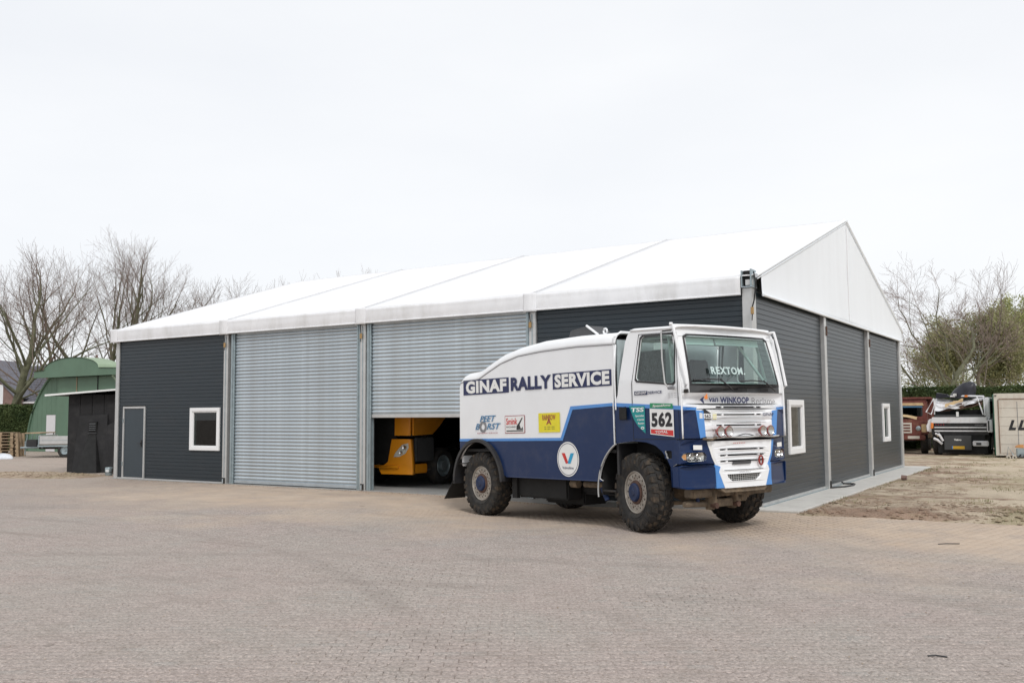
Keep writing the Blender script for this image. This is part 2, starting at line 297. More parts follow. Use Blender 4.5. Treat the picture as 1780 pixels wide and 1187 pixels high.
    def build(s, name, m, parent=None, bevel=0, seg=2, smooth=False, loc=None, weld=False):
        o = link(name, s.mesh(name, bevel, seg, weld=weld), m, parent, loc)
        if smooth or (bevel and seg > 1):
            o.data.polygons.foreach_set('use_smooth', [True] * len(o.data.polygons)); o.data.set_sharp_from_angle(angle=rad(35))
        return o
def shell(me, t):   # give an open sheet a thickness
    bm = bmesh.new(); bm.from_mesh(me); bmesh.ops.solidify(bm, geom=bm.faces[:], thickness=t); bm.to_mesh(me); bm.free(); return me
def plate(name, outlines, m, parent, fn, t=.01, sub=0.0):
    """a flat plate with holes: outlines are closed (a,b) loops; fn maps (a,b,c) to local 3D, c in -t..0"""
    cu = bpy.data.curves.new('c', 'CURVE'); cu.dimensions = '2D'; cu.fill_mode = 'BOTH'; cu.extrude = max(t, 1e-5) / 2
    for ol in outlines:
        pts = []
        for i, (a, b) in enumerate(ol):
            a2, b2 = ol[(i + 1) % len(ol)]; k = max(1, int(math.hypot(a2 - a, b2 - b) / sub)) if sub else 1
            pts += [(a + (a2 - a) * j / k, b + (b2 - b) * j / k) for j in range(k)]
        sp = cu.splines.new('POLY'); sp.points.add(len(pts) - 1)
        for p, (a, b) in zip(sp.points, pts): p.co = (a, b, 0, 1)
        sp.use_cyclic_u = True
    ob = bpy.data.objects.new('c', cu); me = bpy.data.meshes.new_from_object(ob); bpy.data.objects.remove(ob); bpy.data.curves.remove(cu)
    for v in me.vertices: v.co = fn(v.co.x, v.co.y, v.co.z - t / 2)
    me.materials.clear(); bm = bmesh.new(); bm.from_mesh(me); bmesh.ops.remove_doubles(bm, verts=bm.verts, dist=1e-5); bmesh.ops.recalc_face_normals(bm, faces=bm.faces); bm.to_mesh(me); bm.free()
    return link(name, me, m, parent)
def text(name, s, m, parent, fn, a0, a1, b0, b1, bold=0.0, shear=0.0, sub=0, space=1.0):
    cu = bpy.data.curves.new('t', 'FONT'); cu.body = s; cu.size = 1; cu.offset = bold; cu.shear = shear; cu.space_character = space; cu.fill_mode = 'FRONT' if False else 'BOTH'; cu.resolution_u = 3
    ob = bpy.data.objects.new('t', cu); me = bpy.data.meshes.new_from_object(ob); bpy.data.objects.remove(ob); bpy.data.curves.remove(cu)
    xs = [v.co.x for v in me.vertices]; ys = [v.co.y for v in me.vertices]; x0, x1, y0, y1 = min(xs), max(xs), min(ys), max(ys)
    for v in me.vertices: v.co = fn(a0 + (v.co.x - x0) / (x1 - x0) * (a1 - a0), b0 + (v.co.y - y0) / (y1 - y0) * (b1 - b0), 0)
    me.materials.clear(); return link(name, me, m, parent)
def rrect(x0, x1, y0, y1, r, n=4):
    o = []
    for cx, cy, a in ((x1 - r, y0 + r, -90), (x1 - r, y1 - r, 0), (x0 + r, y1 - r, 90), (x0 + r, y0 + r, 180)):
        o += [(cx + r * math.cos(rad(a + 90 * k / n)), cy + r * math.sin(rad(a + 90 * k / n))) for k in range(n + 1)]
    return o
def circ(cx, cy, r, n=24, ry=None): return [(cx + r * math.cos(2 * math.pi * k / n), cy + (ry or r) * math.sin(2 * math.pi * k / n)) for k in range(n)]
def arc(cx, cy, r, a0, a1, n=12): return [(cx + r * math.cos(rad(a0 + (a1 - a0) * k / n)), cy + r * math.sin(rad(a0 + (a1 - a0) * k / n))) for k in range(n + 1)]
def copy_tree(o, parent=None):
    c = o.copy(); COL.objects.link(c); c.parent = parent
    for ch in o.children: copy_tree(ch, c)
    return c
def repeat(o, locs):
    for p in locs:
        c = o.copy(); COL.objects.link(c); c.location = p
        for ch in o.children:
            d = ch.copy(); COL.objects.link(d); d.parent = c
Fv = Vector((math.sin(YAW), math.cos(YAW), 0)); Rv = Vector((math.cos(YAW), -math.sin(YAW), 0))
def S(r, f, z=0):   # site survey grid: metres right of and ahead of the yard gate where the photographer stood
    p = Vector((CAMP.x, CAMP.y, 0)) + Rv * r + Fv * f; p.z = z; return p
SITE = -YAW         # heading of that grid
TH = -0.38654808; TP = 0.02303517; TO = Vector((-4.70888826, -2.6304487, -0.1059686))
def gz(x, y):
    c = TO + Vector((-math.sin(TH), math.cos(TH), 0)) * 1.25; d = Vector((x - c.x, y - c.y)); h = Vector((math.cos(TH), math.sin(TH)))
    a = d.dot(h); b = d.x * -h.y + d.y * h.x
    return -.108 * math.exp(-(a * a / (2 * 1.7 ** 2) + b * b / (2 * 2.6 ** 2))) + .006 * noise.noise((x * .25, y * .25, 0))

# ------------------------------------------------------------------ the yard
def ground():
    def ax(lo, hi, c0, c1, st): 
        a = list(np.arange(c0, c1 + 1e-6, st)); x = st
        while a[-1] < hi: x *= 1.35; a.append(a[-1] + x)
        x = st
        while a[0] > lo: x *= 1.35; a.insert(0, a[0] - x)
        return a
    xs = ax(-700, 700, -26, 12, .5); ys = ax(-200, 900, -18, 4, .5)
    v = [(x, y, gz(x, y) - .0025 - .009 * max(0, min(1, noise.noise((x * .5, y * .5, 3)) * 2.5))) for x in xs for y in ys]; n = len(ys)
    f = [(i * n + j, (i + 1) * n + j, (i + 1) * n + j + 1, i * n + j + 1) for i in range(len(xs) - 1) for j in range(n - 1)]
    me = bpy.data.meshes.new('ground'); me.from_pydata(v, [], f); o = link('ground', me, 'bed', smooth=True); return tag(o, kind='structure')
G0 = ground()
def on_dirt(x, y):
    e = .18 * noise.noise((x * 1.3, y * 1.3, 3)) + .10 * noise.noise((x * 5, y * 5, 1))
    return (y > -.62 + .04 * x + e - max(0, x - 6) * .25 and x > .84 + e * .25 and y < 60) if y < 15.7 else True
def pavers():
    pm = empty('pavement', (0, 0, 0)); tag(pm, kind='structure')
    A, B, G_ = .214, .109, .0045
    cells = []
    for j in range(int(5.9 / B), int(19.5 / B)):
        f = (j + .5) * B; wob = .02 * noise.noise((f * .4, 0, 5))
        for i in range(int(-.60 * f / A) - 3, int(.60 * f / A) + 3):
            r = (i + (.5 if j % 2 else 0)) * A + wob
            p = S(r, f)
            if p.y > -.14 and -20.2 < p.x < .84: continue
            if on_dirt(p.x, p.y) and p.x > .5: continue
            cells.append((f * f + r * r * .3, r, f, p))
    cells.sort(key=lambda c: c[0])
    def top(p, q): return gz(p.x, p.y) + .0022 * noise.noise((p.x * 9, p.y * 9, 2)) * 2
    def block(c=.006):
        a, b = (A - G_) / 2, (B - G_) / 2
        v = [(-a, -b, -.03), (a, -b, -.03), (a, b, -.03), (-a, b, -.03), (-a, -b, -c), (a, -b, -c), (a, b, -c), (-a, b, -c), (-a + c, -b + c, 0), (a - c, -b + c, 0), (a - c, b - c, 0), (-a + c, b - c, 0)]
        return v, [(8, 9, 10, 11)] + [(k, (k + 1) % 4, 4 + (k + 1) % 4, 4 + k) for k in range(4)] + [(4 + k, 4 + (k + 1) % 4, 8 + (k + 1) % 4, 8 + k) for k in range(4)]
    bv, bf = block(); me = bpy.data.meshes.new('paving_block'); me.from_pydata(bv, [], bf); me.materials.append(M['paver'])
    for d, r, f, p in cells[:300]:
        o = link('brick', me, None, pm, (p.x, p.y, top(p, 0))); o.rotation_euler = (R.uniform(-.008, .008), R.uniform(-.006, .006), SITE + R.uniform(-.012, .012))
    rest = cells[300:]; n = len(rest); base = np.array(bv); V = np.zeros((n * 12, 3)); c0, s0 = math.cos(SITE), math.sin(SITE)
    for k, (d, r, f, p) in enumerate(rest):
        a = SITE + R.uniform(-.012, .012); c, s = math.cos(a), math.sin(a); tx, ty = R.uniform(-.008, .008), R.uniform(-.006, .006)
        V[k * 12:k * 12 + 12, 0] = base[:, 0] * c - base[:, 1] * s + p.x; V[k * 12:k * 12 + 12, 1] = base[:, 0] * s + base[:, 1] * c + p.y
        V[k * 12:k * 12 + 12, 2] = base[:, 2] + base[:, 0] * tx + base[:, 1] * ty + top(p, 0)
    fa = np.array(bf); Fs = (fa[None] + (np.arange(n) * 12)[:, None, None]).reshape(-1, 4)
    me2 = bpy.data.meshes.new('pavers'); me2.vertices.add(len(V)); me2.vertices.foreach_set('co', V.ravel()); me2.loops.add(Fs.size); me2.loops.foreach_set('vertex_index', Fs.ravel())
    me2.polygons.add(len(Fs)); me2.polygons.foreach_set('loop_start', np.arange(len(Fs)) * 4); me2.polygons.foreach_set('loop_total', np.full(len(Fs), 4)); me2.update(calc_edges=True)
    at = me2.attributes.new('tone', 'FLOAT', 'FACE'); tn = np.repeat(np.random.RandomState(3).rand(n), len(bf)); at.data.foreach_set('value', tn)
    tag(link('bricks', me2, 'paver', pm), kind='stuff')
pavers()
def dirt():
    xs = np.concatenate([np.arange(.70, 14, .11), np.arange(14, 60, .8)]); ys = np.concatenate([np.arange(-6, 17, .11), np.arange(17, 70, .8)])
    def z(x, y):
        if not on_dirt(x, y): return -.03
        e = min(1, max(0, min(y + .62 - .04 * x + max(0, x - 6) * .25, (x - .84) if y < 15.7 else 9) / .35))
        h = .02 + .035 * noise.fractal((x * .8, y * .8, 0), 1, 2, 5) + .028 * noise.noise((x * 3.2, y * 3.2, 4)) + .014 * noise.noise((x * 8, y * 8, 7))
        rut = .035 * math.sin((x * .35 - y * 1.2 + noise.noise((x * .3, y * .3, 0)) * 2.5) * 4.0) * max(0, noise.noise((x * .18, y * .18, 9)) + .3)
        m = .32 * math.exp(-((x - 5.6) ** 2 / .9 + (y - .25) ** 2 / .6)) + .10 * math.exp(-((x - 3.2) ** 2 / 2.4 + (y - 1.0) ** 2 / .6))
        return .005 + e * max(.0, h + rut + m + .035)
    idx = {}; V = []; F = []
    for i in range(len(xs)):
        for j in range(len(ys)):
            x, y = float(xs[i]), float(ys[j])
            if x < 13 and y < 17 or True:
                idx[i, j] = len(V); V.append((x, y, z(x, y)))
    for i in range(len(xs) - 1):
        for j in range(len(ys) - 1):
            x, y = xs[i], ys[j]
            if y < 15.6 and x < .84: continue
            if y < -1.2 - max(0, x - 6) * .25: continue
            F.append((idx[i, j], idx[i + 1, j], idx[i + 1, j + 1], idx[i, j + 1]))
    me = bpy.data.meshes.new('soil'); me.from_pydata(V, [], F)
    bm = bmesh.new(); bm.from_mesh(me); bmesh.ops.delete(bm, geom=[v for v in bm.verts if not v.link_faces], context='VERTS'); bm.to_mesh(me); bm.free()
    o = link('soil', me, 'dirt', smooth=True); tag(o, kind='structure')
    xs2 = np.arange(-8, .8, .8); ys2 = np.arange(15.72, 70, .9)
    me = bpy.data.meshes.new('rear_soil'); me.from_pydata([(x, y, .03 + .02 * noise.noise((x, y, 0))) for x in list(xs2) + [.8] for y in ys2], [], [(i * len(ys2) + j, (i + 1) * len(ys2) + j, (i + 1) * len(ys2) + j + 1, i * len(ys2) + j + 1) for i in range(len(xs2)) for j in range(len(ys2) - 1)])
    tag(link('rear_soil', me, 'dirt', smooth=True), kind='structure')
    # clods
    cl = MB(); ico = [(0, 0, .7), (.9, 0, .1), (.2, .85, .1), (-.75, .5, .15), (-.7, -.55, .1), (.3, -.9, .12), (0, 0, -.5)]
    icf = [(0, 1, 2), (0, 2, 3), (0, 3, 4), (0, 4, 5), (0, 5, 1), (6, 2, 1), (6, 3, 2), (6, 4, 3), (6, 5, 4), (6, 1, 5)]
    def clod(x, y, zz, s):
        a = R.random() * 6.3; c, q = math.cos(a), math.sin(a); k = [R.uniform(.6, 1.3) for _ in ico]
        cl.add([(x + s * kk * (px * c - py * q), y + s * kk * (px * q + py * c), zz + s * kk * pz * .7) for (px, py, pz), kk in zip(ico, k)], icf)
    for _ in range(14000):
        x, y = R.uniform(.9, 11), R.uniform(-1.2, 14)
        if not on_dirt(x, y): continue
        if noise.noise((x * .7, y * .7, 8)) + (.35 if y < 1.8 + .1 * x else -.12) < R.uniform(-.25, .5): continue
        clod(x, y, z(x, y), (1.5 if y < 1.3 + .1 * x else 1.0) * R.choice((.010, .014, .02, .028, .04)) * R.uniform(.7, 1.3))
    for _ in range(900):
        x, y = R.gauss(5.6, .8), R.gauss(.3, .5)
        if on_dirt(x, y): clod(x, y, z(x, y), R.uniform(.015, .06))
    tag(cl.build('soil_clods', 'clod'), kind='stuff', label='loose brown clods scattered over the bare soil beside the hall')
    gr = MB()
    for _ in range(15000):
        x, y = R.uniform(.9, 16), R.uniform(-.6, 24) ; 
        if not on_dirt(x, y) or (y < 15.8 and x < .9): continue
        dens = noise.noise((x * .55 + 3, y * .55, 1)) + .25 * noise.noise((x * 3, y * 3, 1)) + (.22 if y > 13 else -.12)
        if dens < R.uniform(-.02, .35): continue
        z0 = z(x, y) if y < 17 else .03
        for _b in range(3):
            a = R.random() * 6.3; h = R.uniform(.02, .065); wd = .006; dx, dy = math.cos(a), math.sin(a); ln = R.uniform(.2, .9) * h; px, py = x + R.uniform(-.04, .04), y + R.uniform(-.04, .04)
            gr.add([(px - dy * wd, py + dx * wd, z0), (px + dy * wd, py - dx * wd, z0), (px + dx * ln, py + dy * ln, z0 + h)], [(0, 1, 2)])
    me = gr.mesh('grass', recalc=False); tag(link('grass', me, 'grass'), kind='stuff', label='thin dry grass tufts growing through the soil beside the hall')
    # heap at the left corner of the hall
    def hz(u, v):
        p = Vector((-21.0 - 6.0 * u, 1.3 - 2.4 * v - 1.2 * u, 0)); e = math.sin(math.pi * u) ** .6 * math.sin(math.pi * v) ** .8
        return (p.x, p.y, gz(p.x, p.y) - .03 + e * (.13 + .05 * noise.noise((p.x * 2, p.y * 2, 0)) + .035 * noise.noise((p.x * 7, p.y * 7, 0))))
    hb = MB().grid(hz, 60, 34); me = hb.mesh('soil_heap', recalc=False); tag(link('soil_heap', me, 'clod', smooth=True), 'low brown heap of soil lying by the left end of the grey hall', 'soil heap')
    cl = MB()
    for _ in range(700):
        x, y, zz = hz(R.uniform(.08, .92), R.uniform(.12, .88)); clod(x, y, zz, R.uniform(.012, .05))
    tag(cl.build('heap_clods', 'clod'), kind='stuff', label='loose clods lying on the low soil heap')
dirt()
def slab():
    m = MB().box(0.003, .86, -.30, 15.9, -.1, .035); tag(m.build('concrete_path', 'conc', bevel=.012, seg=1), kind='structure')
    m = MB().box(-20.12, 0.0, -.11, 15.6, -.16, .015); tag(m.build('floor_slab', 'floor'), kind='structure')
slab()

# ------------------------------------------------------------------ the hall
HL, HW, HE, HT, HR = 20.0, 15.48, 4.17, 4.55, 7.0
hall = empty('event_hall', (-10, 0, 0), 0, 'long anthracite panelled hall with a white fabric gable roof and two roller doors', 'hall')
HO = Vector((-10, 0, 0))
def hall_part(mb, name, m, **k):
    mb.v = [tuple(Vector(p) - HO) for p in mb.v]; return mb.build(name, m, hall, **k)
def ribs(a0, a1, z0, z1, fn, opens, rows=10, pitch=.104):
    """horizontal micro-ribbed cladding panels, ten ribs each; fn(a, out, z)"""
    z = z0
    while z < z1 - .02:
        zt = min(z + rows * pitch, z1); mb = MB(); zz = z
        while zz < zt - .01:
            ze = min(zz + pitch, zt); segs = [(a0, a1)]
            for (o0, o1, p0, p1) in opens:
                if zz < p1 and ze > p0:
                    segs = [s for (s0, s1) in segs for s in ((s0, min(s1, o0)), (max(s0, o1), s1)) if s[1] - s[0] > .01]
            g = .006 if zz > z + .01 else .014
            for s0, s1 in segs:
                pr = [(-.045, zz), (0, zz), (0, zz + g * .6), (.007, zz + g * 1.5), (.007, ze - .008), (0, ze - .001), (-.045, ze - .001)]
                vs = [fn(s, o_, q) for s in (s0, s1) for o_, q in pr]; k = len(pr)
                mb.add(vs, [(i, i + 1, k + i + 1, k + i) for i in range(k - 1)] + [tuple(range(k))[::-1], tuple(range(k, 2 * k))])
            zz = ze
        hall_part(mb, 'panel', 'panel'); z = zt
FA = lambda a, o_, z: (a, -o_ - .02, z)
GA = lambda a, o_, z: (o_ + .02, a, z)
ribs(-19.90, -15.13, .03, 4.30, FA, [(-19.66, -18.60, 0, 2.19), (-16.46, -15.41, 1.01, 2.04)])
ribs(-4.90, -.17, .03, 4.30, FA, [])
GP = [5.25, 10.25]
ribs(.17, GP[0] - .12, .09, 4.30, GA, [(2.22, 3.20, 1.05, 2.06)])
ribs(GP[0] + .12, GP[1] - .12, .09, 4.30, GA, [])
ribs(GP[1] + .12, 15.24, .09, 4.30, GA, [(12.36, 13.24, 1.02, 2.03)])
# plain far walls close the box
hall_part(MB().box(-20, -19.94, .06, 15.4, .01, 4.4), 'end_wall', 'panel'); hall_part(MB().box(-19.9, -.1, 15.36, 15.42, .01, 4.4), 'rear_wall', 'panel')
# posts
def post(x, y, wx, wy, z1=4.32, foot=True):
    p = hall_part(MB().box(x - wx / 2, x + wx / 2, y - wy / 2, y + wy / 2, .0, z1), 'post', 'alu', bevel=.008, seg=1); return p
post(-19.97, .03, .15, .20); 
for x in (-15.05, -9.99, -5.0): post(x, .03, .17, .24)
hall_part(MB().box(-.17, .03, -.10, .16, .0, 4.32), 'post', 'alu', bevel=.010, seg=1)
for y in GP: post(.0, y, .24, .20)
post(-.02, 15.36, .2, .25); post(-19.95, 15.3, .2, .2)
for x in (-15.05, -9.99, -5.0):   # slot running up each post and the shoe at its foot
    hall_part(MB().box(x - .012, x + .012, -.097, -.088, .2, 4.1), 'post_slot', 'galvd'); hall_part(MB().box(x - .05, x + .05, -.12, -.092, .016, .17), 'post_shoe', 'dark', bevel=.006, seg=1)
    hall_part(MB().box(x - .02, x + .02, -.145, -.122, .016, .14), 'shoe_pin', 'galv', bevel=.004, seg=1)
for y in GP: hall_part(MB().box(.125, .15, y - .025, y + .025, .04, .22), 'post_shoe', 'dark', bevel=.006, seg=1)
# base rails
hall_part(MB().box(-19.9, -19.66, -.045, .03, .002, .045), 'base_rail', 'alu'); hall_part(MB().box(-18.6, -15.14, -.045, .03, .002, .045), 'base_rail', 'alu'); hall_part(MB().box(-4.9, -.18, -.045, .03, .002, .045), 'base_rail', 'alu')
for a, b in ((.18, GP[0] - .12), (GP[0] + .12, GP[1] - .12), (GP[1] + .12, 15.24)):
    hall_part(MB().box(.0, .055, a, b, .038, .10), 'base_rail', 'alu'); hall_part(MB().box(.056, .10, a, b, .035, .05), 'drip_edge', 'galvd')
# straps and buckles under the eaves
for x, y in ((-15.07, -.11), (-10.03, -.11), (-5.04, -.11)):
    hall_part(MB().tube([(x - .02, y - .01, 4.2), (x, y - .02, 4.05), (x + .02, y - .02, 3.92)], .012, 6), 'strap', 'strap')
    hall_part(MB().box(x - .022, x + .045, y - .035, y - .008, 3.80, 3.93), 'buckle', 'brass', bevel=.006, seg=1); hall_part(MB().tube([(x + .01, y - .02, 3.80), (x + .01, y - .02, 3.72)], .009, 6), 'buckle_hook', 'dark')
for y in GP: hall_part(MB().box(.125, .15, y + .02, y + .09, 3.72, 3.95), 'rust_bracket', 'rust', bevel=.006, seg=1)
# door with frame
hall_part(MB().box(-19.66, -19.60, -.06, .04, .016, 2.19).box(-18.66, -18.60, -.06, .04, .016, 2.19).box(-19.60, -18.66, -.06, .04, 2.13, 2.19).box(-19.60, -18.66, -.05, .04, .016, .06), 'door_frame', 'alu')
dr = hall_part(MB().box(-19.598, -18.662, -.035, .005, .062, 2.128), 'door', 'panel2', bevel=.004, seg=1)
hd = MB().box(-18.79, -18.74, -.055, -.036, .98, 1.18).tube([(-18.765, -.05, 1.08), (-18.765, -.09, 1.08), (-18.88, -.09, 1.08)], .010, 6); hd.v = [tuple(Vector(p) - HO) for p in hd.v]; hd.build('door_handle', 'black', dr)
hall_part(MB().tube([(-19.63, -.075, .4), (-19.63, -.075, .52)], .012, 6), 'hinge', 'galvd'); hall_part(MB().tube([(-19.63, -.075, 1.7), (-19.63, -.075, 1.82)], .012, 6), 'hinge', 'galvd')
# windows
def window(fn, a0, a1, z0, z1, bw, name='window'):
    mb = MB()
    def bx(u0, u1, v0, v1, o0, o1, M_=mb):
        P = [fn(u, o_, v) for u in (u0, u1) for o_ in (o0, o1) for v in (v0, v1)]; M_.add(P, [(0, 1, 3, 2), (4, 6, 7, 5), (0, 4, 5, 1), (2, 3, 7, 6), (0, 2, 6, 4), (1, 5, 7, 3)])
    for q in ((a0, a1, z0, z0 + bw), (a0, a1, z1 - bw, z1), (a0, a0 + bw, z0 + bw, z1 - bw), (a1 - bw, a1, z0 + bw, z1 - bw)): bx(*q, -.10, .055)
    w_ = hall_part(mb, name, 'wframe', bevel=.006, seg=1)
    s = MB(); i = bw + .001
    for q in ((a0 + i, a1 - i, z0 + i, z0 + i + .035), (a0 + i, a1 - i, z1 - i - .035, z1 - i), (a0 + i, a0 + i + .035, z0 + i + .035, z1 - i - .035), (a1 - i - .035, a1 - i, z0 + i + .035, z1 - i - .035)): bx(*q, -.09, .030, s)
    s.v = [tuple(Vector(p) - HO) for p in s.v]; s.build('sash', 'wframe', w_, bevel=.004, seg=1)
    g = MB(); bx(a0 + i + .03, a1 - i - .03, z0 + i + .03, z1 - i - .03, -.012, -.004, g); g.v = [tuple(Vector(p) - HO) for p in g.v]; g.build('pane', 'pane', w_)
window(FA, -16.56, -15.31, .91, 2.12, .10); window(GA, 2.12, 3.30, .97, 2.14, .12); window(GA, 12.28, 13.32, .94, 2.11, .11)
# roller doors
def roller(x0, x1, zb, full):
    pit = .093
    for s, xa in ((-1, x0), (1, x1)):
        hall_part(MB().box(min(xa, xa + s * .13), max(xa, xa + s * .13), -.075, -.035, .016, 4.25).box(min(xa, xa + s * .13), max(xa, xa + s * .13), .03, .07, .016, 4.25).box(min(xa + s * .03, xa + s * .13), max(xa + s * .03, xa + s * .13), -.035, .03, .016, 4.25), 'guide_rail', 'galvd', bevel=.004, seg=1)
        hall_part(MB().box(min(xa + s * .045, xa + s * .062), max(xa + s * .045, xa + s * .062), -.092, -.076, .05, 4.2), 'rail_rib', 'galvd')
    prof = [(.014 * math.sin(math.pi * k / 7) ** .8, pit * (.14 + .86 * k / 7)) for k in range(8)]
    prof = [(-.004, 0), (-.004, pit * .10)] + prof
    n = int((4.27 - zb - .09) / pit) + 1; sl = None
    for k in range(n):
        z = zb + .09 + k * pit
        if sl is None:
            mb = MB(); pr = [(-o_ - .006, z_) for o_, z_ in prof] ; kk = len(pr)
            mb.add([(x, y_, z_) for x in ((x0 - x1) / 2 + .0, (x1 - x0) / 2) for y_, z_ in pr] , [(i, i + 1, kk + i + 1, kk + i) for i in range(kk - 1)])
            me = mb.mesh('slat', recalc=False); shell(me, .003); me.polygons.foreach_set('use_smooth', [True] * len(me.polygons)); me.set_sharp_from_angle(angle=rad(50))
            sl = link('slat', me, 'galv', hall, ((x0 + x1) / 2 - HO.x, 0, z))
        else:
            c = sl.copy(); COL.objects.link(c); c.location = ((x0 + x1) / 2 - HO.x, R.uniform(-.001, .001), z); c.rotation_euler = (0, R.uniform(-.0003, .0003), 0)
    hall_part(MB().box(x0 - .0, x1, -.03, .02, zb, zb + .088), 'bottom_bar', 'alu' if not full else 'galv', bevel=.006, seg=1)
    hall_part(MB().box(x0 - .12, x1 + .12, .08, .5, 4.0, 4.42), 'roller_box', 'inner')
roller(-14.72, -10.20, .035, True); roller(-9.74, -5.17, 1.81, False)
# roof
def roof_z(y): y = min(y, HW - y); return HT + (HR - HT) * (y + .16) / (HW / 2 + .16)
bays = [(-20.08, -15.05), (-15.05, -9.99), (-9.99, -5.0), (-5.0, .10)]
for x0, x1 in bays:
    for side in (0, 1):
        def fr(u, v):
            y = -.16 + v * (HW / 2 + .16); x = x0 + u * (x1 - x0); s = math.sin(math.pi * u) * math.sin(math.pi * min(1, v * 1.0)); z = roof_z(y) + .0 - .07 * s + .006 * math.sin(u * 9 + v * 3)
            return (x, y if not side else HW - y, z)
        me = MB(); me.grid(fr, 16, 24); me.v = [tuple(Vector(p) - HO) for p in me.v]; mm = shell(me.mesh('roof'), .012); link('roof_sheet', mm, 'pvc', hall, smooth=True)
for x in (-15.05, -9.99, -5.0):
    for side in (0, 1):
        pts = [(x, (y if not side else HW - y), roof_z(y) + .018) for y in np.linspace(-.17, HW / 2, 14)]
        hall_part(MB().tube(pts, .0065, 6), 'keder_seam', 'seam')
        pass
# eaves skirt
for i, (x0, x1) in enumerate(bays):
    x1e = x1 if i < 3 else -.17
    def fs(u, v, x0=x0, x1=x1e, k=i):
        x = x0 + u * (x1 - x0); z = HT - v * (HT - HE - .012); bl = .018 * math.sin(math.pi * v) + .006 * noise.noise((x * 2.1, v * 2, k)) + .012 * math.exp(-((v - .12) / .08) ** 2)
        zz = z + .006 * noise.noise((x * 1.3, 0, 4)) * v
        return (x, -.165 - bl, zz)
    g = MB().grid(fs, 40, 9); g.v = [tuple(Vector(p) - HO) for p in g.v]; link('eaves_skirt', shell(g.mesh('skirt'), .008), 'pvcv', hall, smooth=True)
    hall_part(MB().tube([(x0 + .12, -.172, HE + .02), (x1e - (.12 if i < 3 else 0), -.172, HE + .02)], .022, 8), 'skirt_hem', 'pvcv', smooth=True)
hall_part(MB().box(-20.02, -.2, -.13, -.02, 4.24, 4.47), 'eaves_beam', 'alu')
for x in (-20.02, -15.05, -9.99, -5.0):
    def fc(u, v, x=x):
        a = (u - .5) * .34; return (x + a + .006 * noise.noise((u * 5, v * 4, x)), -.185 - .030 * math.sin(math.pi * u) - .012 * abs(noise.noise((u * 6, v * 5, x))), HT + .02 - v * (HT - HE + .035))
    g = MB().grid(fc, 12, 10); g.v = [tuple(Vector(p) - HO) for p in g.v]; link('seam_cover', shell(g.mesh('cover'), .008), 'pvcv', hall, smooth=True)
# left end cap of the skirt
hall_part(MB().box(-20.20, -20.1, -.19, .5, HE, HT + .0), 'corner_cap', 'pvcv', bevel=.03, seg=2)
hall_part(MB().prism([(-.16, HE), (HW + .16, HE), (HW + .16, HT), (HW / 2, HR - .02), (-.16, HT)], -20.09, -20.05, 'YZ'), 'rear_gable', 'pvcg')
# near gable sheet, in two halves with a welded seam
for a, b in ((.0, .5), (.5, 1.0)):
    def fg(u, v, a=a, b=b):
        t = a + u * (b - a); y = .17 + t * (HW - .2); zt = roof_z(y) - .05; z = HE + .02 + v * (zt - HE - .02)
        wv = .010 * math.sin(y * 9 + noise.noise((y, z, 2)) * 4) * (1 - abs(v - .5)) * (.4 + .6 * noise.noise((y * .6, z * .4, 0))) - .02 * math.sin(math.pi * v) * math.sin(math.pi * u) + .025 * math.exp(-(v * (zt - HE)) / .25) * (.6 + noise.noise((y * 1.7, 0, 0)) * .5)
        return (.14 + wv, y, z)
    g = MB().grid(fg, 60, 22); g.v = [tuple(Vector(p) - HO) for p in g.v]; link('gable_sheet', shell(g.mesh('gable'), .008), 'pvcg', hall, smooth=True)
hall_part(MB().box(.135, .158, HW / 2 - .02, HW / 2 + .02, HE + .25, HR - .12), 'gable_seam', 'seam', bevel=.004, seg=1)
hall_part(MB().tube([(.165, .2, HE + .02), (.165, HW - .05, HE + .02)], .03, 8), 'gable_hem', 'pvcg', smooth=True)
for a, b in ((-.12, HW / 2), (HW + .12, HW / 2)):
    ya = [a + (b - a) * k / 14 for k in range(15)]
    hall_part(MB().tube([(.13, y, roof_z(y) - .02) for y in ya], .045, 8), 'verge_trim', 'pvcg', smooth=True)
    hall_part(MB().tube([(.155, y, roof_z(y) - .085) for y in ya], .010, 6), 'verge_cord', 'pvcg')
hall_part(MB().box(.06, .19, HW / 2 - .09, HW / 2 + .09, HR - .10, HR + .015), 'ridge_cap', 'pvcg', bevel=.03)
# open corner: beam end, bracket, strap
hall_part(MB().box(-.165, .06, -.165, .16, 4.32, 4.34), 'corner_plate', 'galv', bevel=.004, seg=1)
hall_part(MB().box(-.165, -.14, -.16, .14, 4.341, 4.66), 'corner_bracket', 'galvd', bevel=.004, seg=1)
hall_part(MB().box(.02, .05, -.16, .15, 4.341, 4.68), 'corner_bracket', 'galvd', bevel=.004, seg=1)
hall_part(MB().box(-.13, .01, -.08, .12, 4.40, 4.66), 'beam_end', 'under'); hall_part(MB().box(-.09, .06, -.12, -.065, 4.36, 4.48), 'beam_clamp', 'alu', bevel=.008, seg=1)
hall_part(MB().tube([(.10, -.17, 4.62), (.14, -.19, 4.40), (.13, -.18, 4.28), (.10, -.185, 4.05), (.06, -.18, 3.92)], .014, 6), 'strap', 'strap')
hall_part(MB().box(.03, .09, -.20, -.17, 3.78, 3.92), 'buckle', 'brass', bevel=.006, seg=1); hall_part(MB().tube([(.06, -.185, 3.78), (.05, -.185, 3.66)], .010, 6), 'buckle_hook', 'dark')
# inside frame
for x in (-15, -10, -5):
    hall_part(MB().tube([(x, .2, 4.3), (x, HW / 2, HR - .25), (x, HW - .2, 4.3)], .09, 4), 'rafter', 'alu')
    hall_part(MB().box(x - .08, x + .08, HW - .3, HW - .15, .015, 4.3), 'inner_post', 'alu')

